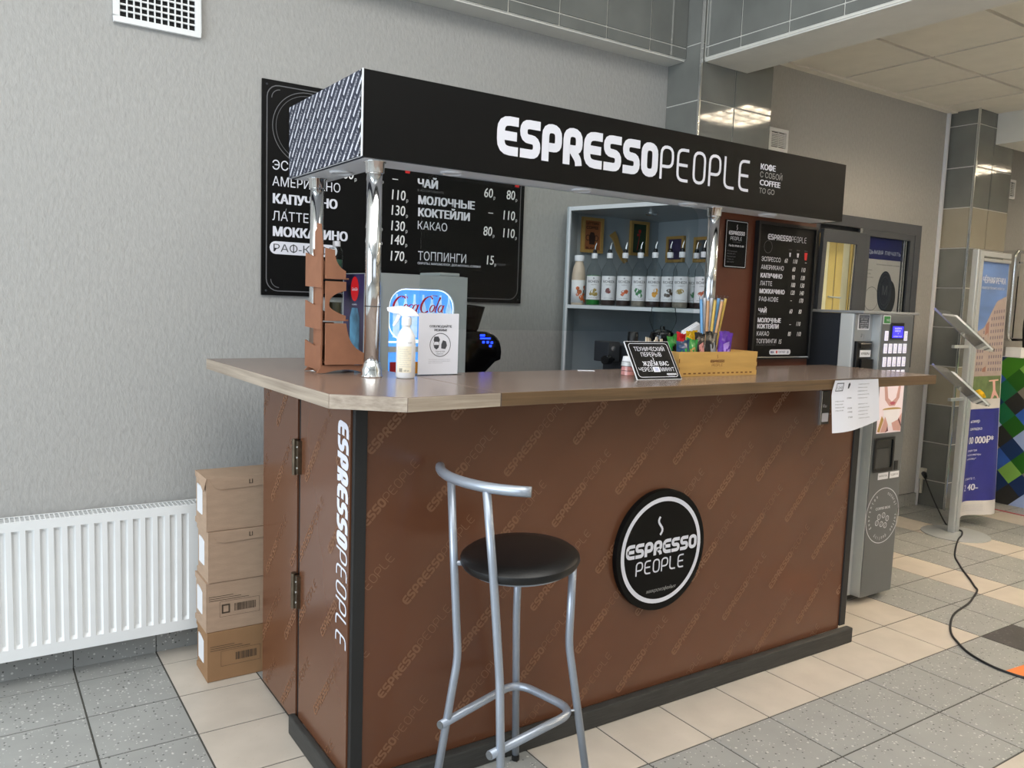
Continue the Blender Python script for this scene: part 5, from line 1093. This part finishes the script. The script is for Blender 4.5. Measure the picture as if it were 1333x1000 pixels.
obj('lettering', b, 'print_white', vm)
b = MB(); text(b, '₽ )', G, 3.70, 1.372, .020, align='C'); obj('lettering', b, 'sticker_grey', vm)
obj('bill_acceptor', MB().box(VX0 + .01, 3.765, 2.402, 2.418, 1.205, 1.356), 'black_plastic', vm, bevel=.003)
obj('bill_slot', MB().box(3.665, 3.765, 2.388, 2.402, 1.205, 1.268), 'black_gloss', vm, bevel=.004); obj('bill_slot', MB().box(3.660, 3.755, 2.396, 2.402, 1.322, 1.345), 'black_gloss', vm, bevel=.002)
obj('sticker', MB().box(3.665, 3.752, 2.400, 2.402, 1.278, 1.312), 'label_white', vm); b = MB(); text(b, 'КУПЮРЫ', FX(2.3995), 3.708, 1.289, .012, w=.07, align='C', bold=.02); obj('lettering', b, 'sticker_grey', vm)
# lit picture of a smile over a cup (flat print)
mat('ad_pale', '#e6d4d6', .4, emit=.25, emitcol='#e8d8dc', var=.03); mat('ad_skin', '#d9a9a0', .5, var=.08); mat('ad_lip', '#c25a6a', .5); mat('ad_gold', '#c09a55', .5); mat('ad_shadow', '#6b3338', .5); mat('ad_cup', '#e9e3e4', .4, emit=.15)
obj('advert', MB().fbox(F, 3.806, 4.020, .890, 1.15, 0, .001), 'ad_pale', vm)
def pg(m, *polys):
    b = MB()
    for i, q in enumerate(polys): b.flat(F, q, .0014 + .0003 * pg.n)
    pg.n += 1; obj('advert_print', b, m, vm)
pg.n = 0
pg('ad_skin', [(3.845, 1.13), (3.86, 1.06), (3.90, 1.028), (3.95, 1.028), (3.985, 1.07), (3.99, 1.13)])
pg('ad_pale', [(3.87, 1.13), (3.885, 1.07), (3.92, 1.05), (3.955, 1.07), (3.97, 1.13)])
pg('ad_lip', [(3.90, 1.045), (3.918, 1.050), (3.935, 1.050), (3.955, 1.045), (3.94, 1.034), (3.915, 1.034)])
pg('ad_gold', ell(3.925, 1.012, .082, .008), [(3.81, .90), (3.84, .98), (3.86, .96), (3.83, .895)])
pg('ad_cup', [(3.85, 1.010), (4.0, 1.010), (3.985, .955), (3.955, .925), (3.89, .925), (3.86, .955)])
pg('ad_skin', [(3.835, .895), (3.87, .975), (3.90, .93), (3.89, .895)], [(3.93, .94), (3.95, .90), (4.015, .895), (4.015, .99), (3.985, .955)])
pg('ad_shadow', [(3.895, .93), (3.905, .90), (3.875, .893), (3.89, .905)], [(3.985, .955), (4.016, .915), (4.016, .93), (3.99, .965)])
# cup bay
b = plate_hole(F, 3.798, 3.972, .690, .868, rbox(3.812, 3.958, .706, .856, .012), -.0, .006); obj('bay_frame', b, 'black_plastic', vm)
obj('bay', MB().fbox(F, 3.812, 3.958, .706, .856, 0, .001), 'dark_glass', vm); obj('bay_door', MB().fbox(F, 3.816, 3.925, .712, .812, .001, .004), mat('bay_glass', '#2a2f33', .1), vm); obj('reject_cup', MB().fbox(F, 3.990, 4.020, .690, .738, 0, .003), 'black_plastic', vm)
for x0_, x1_, s in ((3.853, 3.942, 'НАПИТОК'), (3.958, 4.040, 'СДАЧА')):
    obj('sticker', MB().fbox(F, x0_, x1_, .648, .682, 0, .001), 'label_white', vm); b = MB(); text(b, s, FX(2.368), (x0_ + x1_) / 2, .661, .010, w=(x1_ - x0_) * .8, align='C'); obj('lettering', b, 'ink', vm)
# round white print
b = MB(); cx, cz, rr_ = 3.922, .455, .143; F3 = FX(2.3690)
b.ring(F3, cx, cz, rr_, rr_ + .004, n=64)
def around(s, r, a0, a1, h):
    for i, chh in enumerate(s):
        a = math.radians(a0 + (a1 - a0) * (i + .5) / len(s)); px_, pz_ = cx + r * math.cos(a), cz + r * math.sin(a); up = a if a0 > a1 else a + math.pi
        e1 = (math.cos(up - math.pi / 2), math.sin(up - math.pi / 2)); e2 = (math.cos(up), math.sin(up))
        text(b, chh, lambda p_, q_, c=0.0: F3(px_ + e1[0] * p_ + e2[0] * q_, pz_ + e1[1] * p_ + e2[1] * q_, 0), 0, 0, h, align='C')
around('natural', .112, 75, 20, .020); around('coffee', .112, 0, -50, .020); around('quality', .112, -65, -125, .020); around('guarantee', .112, 215, 115, .020)
text(b, 'COFFEE BOX', F3, cx, .488, .014, w=.13, align='C', bold=.02); 
for (a, c) in ((-.03, -.005), (.01, .0), (.045, -.02), (-.045, -.035), (-.005, -.045), (.03, -.055)): b.ring(F3, cx + a, cz + c, .012, .0155, n=16); ribbon(b, F3, [(cx + a - .006, cz + c - .008), (cx + a, cz + c), (cx + a + .005, cz + c + .009)], .002)
obj('round_print', b, 'print_white', vm, kind='stuff')
b = MB(); G = FX(2.4245)
for (x, z, s) in ((4.066, 1.44, 'Ч'),): pass
obj('sticker', MB().fbox(G, 4.070, 4.112, 1.405, 1.490, 0, .001), 'label_white', vm); obj('sticker_field', MB().fbox(G, 4.074, 4.106, 1.411, 1.485, .001, .0014), 'sticker_grey', vm); obj('sticker', MB().fbox(G, 4.070, 4.112, 1.305, 1.337, 0, .001), 'label_white', vm)
obj('lock', MB().tube([(4.085, 2.424, 1.36), (4.085, 2.405, 1.36)], .012, 14), 'black_plastic', vm, smooth=True)
b = MB()
for k in range(26): x_, z_ = 4.085 + .012 * math.sin(k * 1.3), .45 + k * .026; b.ring(G, x_, z_, .006 + .004 * (k % 3), .0075 + .004 * (k % 3), n=10)
obj('scroll_print', b, 'machine_grey', vm, kind='stuff')
# ------------------------------------------------------------------ outlet, cable, floor marks
t = thing('wall_outlet', 'cream power outlet low on the far pier with a black plug', 'outlet', (6.22, 3.40, .22)); obj('housing', MB().box(6.212, 6.249, 3.455 - .02, 3.53 - .05, .215, .300), 'socket', t, bevel=.004)
obj('conduit', MB().box(6.222, 6.238, 3.455, 3.470, .10, .215), 'socket', t)
cp = [(6.214, 3.44, .262), (6.19, 3.42, .262), (6.13, 3.38, .245), (6.03, 3.26, .14), (5.93, 3.13, .04), (5.80, 3.01, .006), (5.735, 2.935, .006), (5.705, 2.86, .018), (5.60, 2.80, .018), (5.47, 2.755, .016), (5.32, 2.69, .008), (5.10, 2.58, .006), (4.964, 2.484, .006), (4.84, 2.39, .006), (4.73, 2.299, .006), (4.62, 2.215, .006), (4.569, 2.175, .006), (4.44, 2.13, .006), (4.309, 2.09, .006), (4.10, 2.05, .006), (3.942, 1.985, .006), (3.82, 1.915, .006), (3.75, 1.85, .006), (3.68, 1.77, .006), (3.64, 1.69, .006), (3.62, 1.60, .006), (3.635, 1.50, .006), (3.70, 1.42, .006), (3.80, 1.36, .006)]
t = thing('power_cable', 'black power cable snaking from the outlet over the stand base across the tiles', 'cable', (5, 2.4, 0))
def catmull(P, n=4):
    P = [Vector(p) for p in P]; out = []
    for i in range(len(P) - 1):
        p0, p1, p2, p3 = P[max(i - 1, 0)], P[i], P[i + 1], P[min(i + 2, len(P) - 1)]
        for k in range(n):
            u = k / n; out.append(.5 * ((2 * p1) + (-p0 + p2) * u + (2 * p0 - 5 * p1 + 4 * p2 - p3) * u * u + (-p0 + 3 * p1 - 3 * p2 + p3) * u ** 3))
    return out + [P[-1]]
obj('cord', MB().tube(catmull(cp), .0052, 8), 'cable', t, smooth='all'); obj('plug', MB().tube([(6.211, 3.44, .262), (6.195, 3.425, .262), (6.15, 3.39, .25), (6.13, 3.38, .245)], [.017, .020, .014, .008], 12), 'cable', t, smooth=True)
obj('floor_tape', MB().prism(Fz, [(3.645, 1.588), (3.80, 1.575), (3.95, 1.50), (3.80, 1.40), (3.66, 1.50), (3.632, 1.54)], .0006, .0016), 'orange', None, label='bright orange tape patch on the floor by the end of the black cable', cat='tape')
obj('floor_tape', MB().box(6.66, 6.69, 1.2, 3.2, .0006, .0016), 'tape_red', None, label='thin red tape line on the tiles in front of the checkered desk', cat='tape')
# ------------------------------------------------------------------ brochure stand and banner
PXs, PYs = 5.64, 2.885
t = thing('brochure_stand', 'silver brochure stand with round grey base and two tilted clear trays', 'stand', (PXs, PYs, 0))
obj('base_disc', MB().lathe([(.215, .001), (.215, .005), (.205, .009), (.001, .012)], (PXs, PYs - .02, 0), 56), 'disc_grey', t, smooth=True)
obj('post', MB().box(PXs - .032, PXs - .006, PYs - .02, PYs + .02, .012, 1.945), 'alu', t, bevel=.004); obj('post', MB().box(PXs + .008, PXs + .05, PYs - .018, PYs + .018, .012, 1.935), 'alu', t, bevel=.003)
obj('post_groove', MB().box(PXs - .006, PXs + .008, PYs - .012, PYs + .012, .012, 1.93), 'frame_dark', t)
for k, (dx, dz) in enumerate(((0, 0), (.03, -.355))):
    o_ = Vector((5.12 + dx, 2.86, 1.535 + dz)); e_ = Vector((5.50 + dx * .3, 2.76, 1.275 + dz + .01)); u_ = (e_ - o_); ln_ = u_.length; u_.normalize(); w_ = Vector((-.055, -.15, -.01)).normalized(); n_ = u_.cross(w_).normalized()
    if n_.z < 0: n_ = -n_
    FT = (lambda o_, u_, w_, n_: (lambda a, bb, c=0.0: o_ + u_ * a + w_ * bb + n_ * c))(o_, u_, w_, n_)
    tr = obj('tray', MB().fbox(FT, 0, ln_, 0, .13, 0, .003).fbox(FT, ln_ - .003, ln_, 0, .13, .003, .022).fbox(FT, ln_ * .35, ln_ - .003, -.003, 0, 0, .022).fbox(FT, ln_ * .35, ln_ - .003, .13, .133, 0, .022), 'acrylic', t, label='clear tilted tray')
    obj('brochures', MB().fbox(FT, .07, ln_ - .008, .005, .125, .004, .016), 'label_white', tr); obj('brochure_cover', MB().fbox(FT, .07, ln_ - .008, .005, .125, .0162, .0168), mat('brochure_print', '#b9b4b4', .4, var=.6, vscale=14) if k == 0 else 'brochure_print', tr)
    b = MB(); b.flat(lambda a, bb, c=0.0: FT(a, bb, .0175), [(.20, .02), (.25, .03), (.24, .08), (.19, .05)]); obj('brochure_print', b, 'w_yellow', tr); obj('blue_edge', MB().fbox(FT, 0, ln_, -.0045, -.0032, 0, .014), mat('tray_blue', '#7d86c4', .2) if k == 0 else 'tray_blue', tr)
    obj('clamp', MB().box(5.43 + dx * .4, PXs - .032, PYs - .012, PYs + .010, 1.285 + dz, 1.305 + dz), 'alu', t, bevel=.002)
obj('top_bar', MB().box(PXs - .03, 6.07, PYs - .012, PYs + .012, 1.905, 1.94), 'alu', t, bevel=.003)
obj('top_bar', MB().box(PXs + .05, 6.06, PYs - .018, PYs + .010, 1.872, 1.892), 'alu', t, bevel=.003)
bn = thing('hanging_banner', 'tall printed banner of an apartment block with dark blue text panel, hung from the stand', 'banner', (5.9, 2.89, .09))
def FBn(a, bb, c=0.0):
    k = max(0, (1.2 - bb)) ; return Vector((a + (1.87 - bb) * .036, PYs - .004 + .05 * math.sin((a - 5.69) * 13 + .5) * min(1, k * .7) - c, bb))
def grid(m, a0, a1, b0, b1, c, name='print', na=14, nb=16, parent=None, bf=None):
    b = MB(); g = [[b.bm.verts.new(FBn(a0 + (a1 - a0) * i / na, (lambda lo: lo + (b1 - lo) * j / nb)(bf(a0 + (a1 - a0) * i / na) if bf else b0), c)) for i in range(na + 1)] for j in range(nb + 1)]
    for j in range(nb):
        for i in range(na): b.bm.faces.new([g[j][i], g[j][i + 1], g[j + 1][i + 1], g[j + 1][i]])
    return obj(name, b, m, parent or bn, smooth='all')
mat('ban_white', '#c9c6c4', .6); mat('ban_navy', '#2a2d7c', .45, var=.08); mat('ban_green', '#5f7148', .6, var=.25, vscale=14); mat('ban_wall', '#a3948e', .6, var=.06, vscale=30); mat('ban_win', '#6e6370', .6); mat('ban_brick', '#8d6257', .6)
skym = mat('ban_sky', '#5c7ab0', .5, var=.35, vscale=4, stretch=(.6, 1, 1.6))
grid('ban_white', 5.675, 6.065, .095, 1.872, 0, 'sheet'); grid('ban_sky', 5.70, 6.058, 1.25, 1.870, .0012); grid('ban_green', 5.70, 6.055, .93, 1.25, .0012); grid('ban_navy', 5.70, 6.055, .20, .86, .0012)
b = MB()
for i in range(16):
    xa, xb = 5.70 + i * .02225, 5.70 + (i + 1) * .02225; ta, tb = [1.40 + (x - 5.70) * .30 + .14 * min(1, max(0, (x - 5.78) / .15)) for x in (xa, xb)]
    for j in range(10): b.face([FBn(xa, 1.09 + (ta - 1.09) * j / 10, .0018), FBn(xb, 1.09 + (tb - 1.09) * j / 10, .0018), FBn(xb, 1.09 + (tb - 1.09) * (j + 1) / 10, .0018), FBn(xa, 1.09 + (ta - 1.09) * (j + 1) / 10, .0018)])
obj('building_print', b, 'ban_wall', bn)
b = MB()
for i in range(11):
    for j in range(10):
        x = 5.712 + i * .0315; top = 1.40 + (x - 5.70) * .30 + .14 * min(1, max(0, (x - 5.78) / .15)); z = 1.125 + j * .042 * (1 + (x - 5.7) * .25)
        if z + .02 < top - .015 and i not in (3, 4): b.flat(FBn, [(x, z), (x + .016, z), (x + .016, z + .022), (x, z + .022)], .0023)
obj('window_print', b, 'ban_win', bn, kind='stuff'); b = MB(); b.flat(FBn, [(5.80, 1.12), (5.845, 1.12), (5.845, 1.47), (5.80, 1.445)], .0024); obj('building_print', b, 'ban_brick', bn)
b = MB(); b.flat(FBn, [(5.70 + .0, .955), (5.73, .99), (5.80, 1.0), (5.86, .97), (5.88, .94), (5.80, .93)], .0026); obj('figure_print', b, 'w_yellow', bn); b = MB(); b.flat(FBn, [(5.93, .93), (5.955, .99), (5.945, 1.06), (5.975, 1.06), (5.985, .99), (6.04, .93)], .0026); b.flat(FBn, [(5.90, 1.05), (6.02, 1.055), (6.02, 1.065), (5.90, 1.06)], .0026); obj('figure_print', b, 'ad_skin', bn)
b = MB(); text(b, 'ЧЁРНАЯ РЕЧКА', FBn, 5.718, 1.728, .042, w=.31, bold=.02, c=.003); text(b, 'квартал бизнес-класса', FBn, 5.712, 1.688, .020, w=.30, c=.003); obj('lettering', b, 'print_white', bn)
b = MB(); grid('ban_white', 5.70, 6.056, .86, .915, .0016, bf=lambda a: .862 + .04 * math.sin((a - 5.7) * 8.5) ** 2, nb=4)
for s, z, h, w, bo in (('номер', .765, .024, .12, .02), ('закладка', .712, .022, .15, .02), ('00 000₽*', .615, .052, .27, .05), ('скидки при', .560, .016, .12, 0), ('покупке квартиры', .530, .014, .16, 0), ('в ипотеку*', .500, .014, .12, 0), ('звоните т.', .355, .020, .13, 0), ('2 40-', .278, .048, .16, .05)): text(b, s, FBn, 5.712, z, h, w=w, bold=bo * .5, c=.006)
obj('lettering', b, 'print_white', bn)
b = MB()
for k in range(4): text(b, 'застройщик, проектная декларация на сайте', FBn, 5.72, .165 - k * .012, .005, w=.2, c=.003)
obj('lettering', b, 'ink_light', bn)
# ------------------------------------------------------------------ checkered desk, rack and coat at the far right
dm = bpy.data.materials.new('check_print'); dm.use_nodes = True; nt = dm.node_tree; L = nt.links.new; bs_ = nt.nodes['Principled BSDF']; bs_.inputs['Roughness'].default_value = .35
tc = nt.nodes.new('ShaderNodeTexCoord'); sp_ = nt.nodes.new('ShaderNodeSeparateXYZ'); L(tc.outputs['Object'], sp_.inputs[0])
def mnode(op, a, b_=None, c_=None):
    n = nt.nodes.new('ShaderNodeMath'); n.operation = op
    for i, q in enumerate((a, b_, c_)):
        if q is None: continue
        if isinstance(q, (int, float)): n.inputs[i].default_value = q
        else: L(q, n.inputs[i])
    return n.outputs[0]
fl_ = []
for sg in (1, -1):
    d = mnode('ADD', sp_.outputs['Z'], mnode('MULTIPLY', sp_.outputs['Y'], sg)); fl_.append(mnode('FLOOR', mnode('DIVIDE', mnode('ADD', d, 10), .185)))
cb = nt.nodes.new('ShaderNodeCombineXYZ'); L(fl_[0], cb.inputs[0]); L(fl_[1], cb.inputs[1]); wn_ = nt.nodes.new('ShaderNodeTexWhiteNoise'); wn_.noise_dimensions = '2D'; L(cb.outputs[0], wn_.inputs['Vector'])
cr = nt.nodes.new('ShaderNodeValToRGB'); cr.color_ramp.interpolation = 'CONSTANT'; els = ['#1f5c14', '#7aa84e', '#c4c4c4', '#2a2a2a', '#186844', '#7f776e', '#2c55a8', '#98aad6', '#3a7a1a', '#16305e']
for k, c_ in enumerate(els):
    e = cr.color_ramp.elements[k] if k < 2 else cr.color_ramp.elements.new(k / len(els)); e.position = k / len(els); e.color = lin(c_)
L(wn_.outputs['Value'], cr.inputs[0]); L(cr.outputs[0], bs_.inputs['Base Color'])
dk_ = thing('reception_desk', 'reception desk with a green, blue and white diamond check front', 'desk', (7.2, 2.4, 0))
obj('front_panel', MB().box(6.93, 6.95, 1.4, 3.40, .002, 1.185), dm, dk_); obj('desk_top', MB().box(6.95, 7.35, 1.4, 3.40, 1.15, 1.18), 'white_matte', dk_); obj('end_panel', MB().box(6.95, 7.33, 3.38, 3.40, .002, 1.149), 'white_matte', dk_); obj('end_panel', MB().box(6.95, 7.33, 1.4, 1.42, .002, 1.149), 'white_matte', dk_)
ck = thing('coat_rack', 'chrome tube coat rack with rounded corners on the far wall', 'coat rack', (7.6, 3.5, 1.3))
obj('frame_tube', MB().tube(smooth([(7.95, 3.44, 2.06), (7.33, 3.44, 2.06), (7.33, 3.44, 1.315), (7.95, 3.44, 1.315)], .06), .016, 14), 'chrome', ck, smooth='all')
obj('mesh_panel', MB().box(7.42, 7.44, 3.45, 3.46, 1.33, 2.05).box(7.33, 7.95, 3.45, 3.46, 1.96, 1.975), 'chrome', ck)
for z in (1.50, 1.90): obj('wall_bracket', MB().tube([(7.40, 3.44, z * .0 + (2.06 if z > 1.6 else 1.315)), (7.40, 3.619, (2.06 if z > 1.6 else 1.315))], .01, 8), 'chrome', ck, smooth=True)
co = thing('hanging_coat', 'black coat hung on the chrome coat rack above the desk', 'coat', (7.58, 3.40, 1.25))
mat('coat_black', '#0e0e11', .85, var=.2, vscale=20, bump=.3, bscale=30)
def cloth(x0, x1, z0, z1, y, d, seed, name, parent, sk=0):
    b = MB(); n, m = 14, 12; rnd = random.Random(seed); ph = [rnd.uniform(0, 6) for _ in range(4)]
    for sd in (1, -1):
        g = []
        for j in range(m + 1):
            v = j / m; w0 = .55 + .45 * math.sin(math.pi * min(1, v * .8 + .12)); row = []
            for i in range(n + 1):
                u = i / n * 2 - 1; x = (x0 + x1) / 2 + sk * v + u * (x1 - x0) / 2 * w0; th = d * math.sqrt(max(0, 1 - u * u)) * (1 + .25 * math.sin(u * 9 + ph[0] + v * 3)); row.append(b.bm.verts.new((x, y - sd * th, z0 + (z1 - z0) * v + .02 * math.sin(u * 7 + ph[1]) * (1 - v))))
            g.append(row)
        for j in range(m):
            for i in range(n): b.bm.faces.new([g[j][i], g[j][i + 1], g[j + 1][i + 1], g[j + 1][i]])
    return obj(name, b, 'coat_black', parent, smooth='all')
cloth(7.46, 7.86, 1.22, 1.66, 3.37, .05, 3, 'coat_skirt', co); cloth(7.50, 7.86, 1.55, 1.86, 3.36, .06, 5, 'coat_body', co); cloth(7.47, 7.56, 1.28, 1.78, 3.33, .035, 8, 'sleeve', co, .02)
obj('hanger_hook', MB().tube([(7.66, 3.40, 1.84), (7.66, 3.43, 1.95), (7.66, 3.44, 2.06)], .004, 8), 'chrome', co, smooth=True)
pb = thing('paper_box', 'small white carton standing on the checkered desk under the coat', 'carton', (7.15, 3.30, 1.181)); obj('carton', MB().box(7.10, 7.22, 3.22, 3.34, 1.181, 1.26), 'white_matte', pb, bevel=.003)
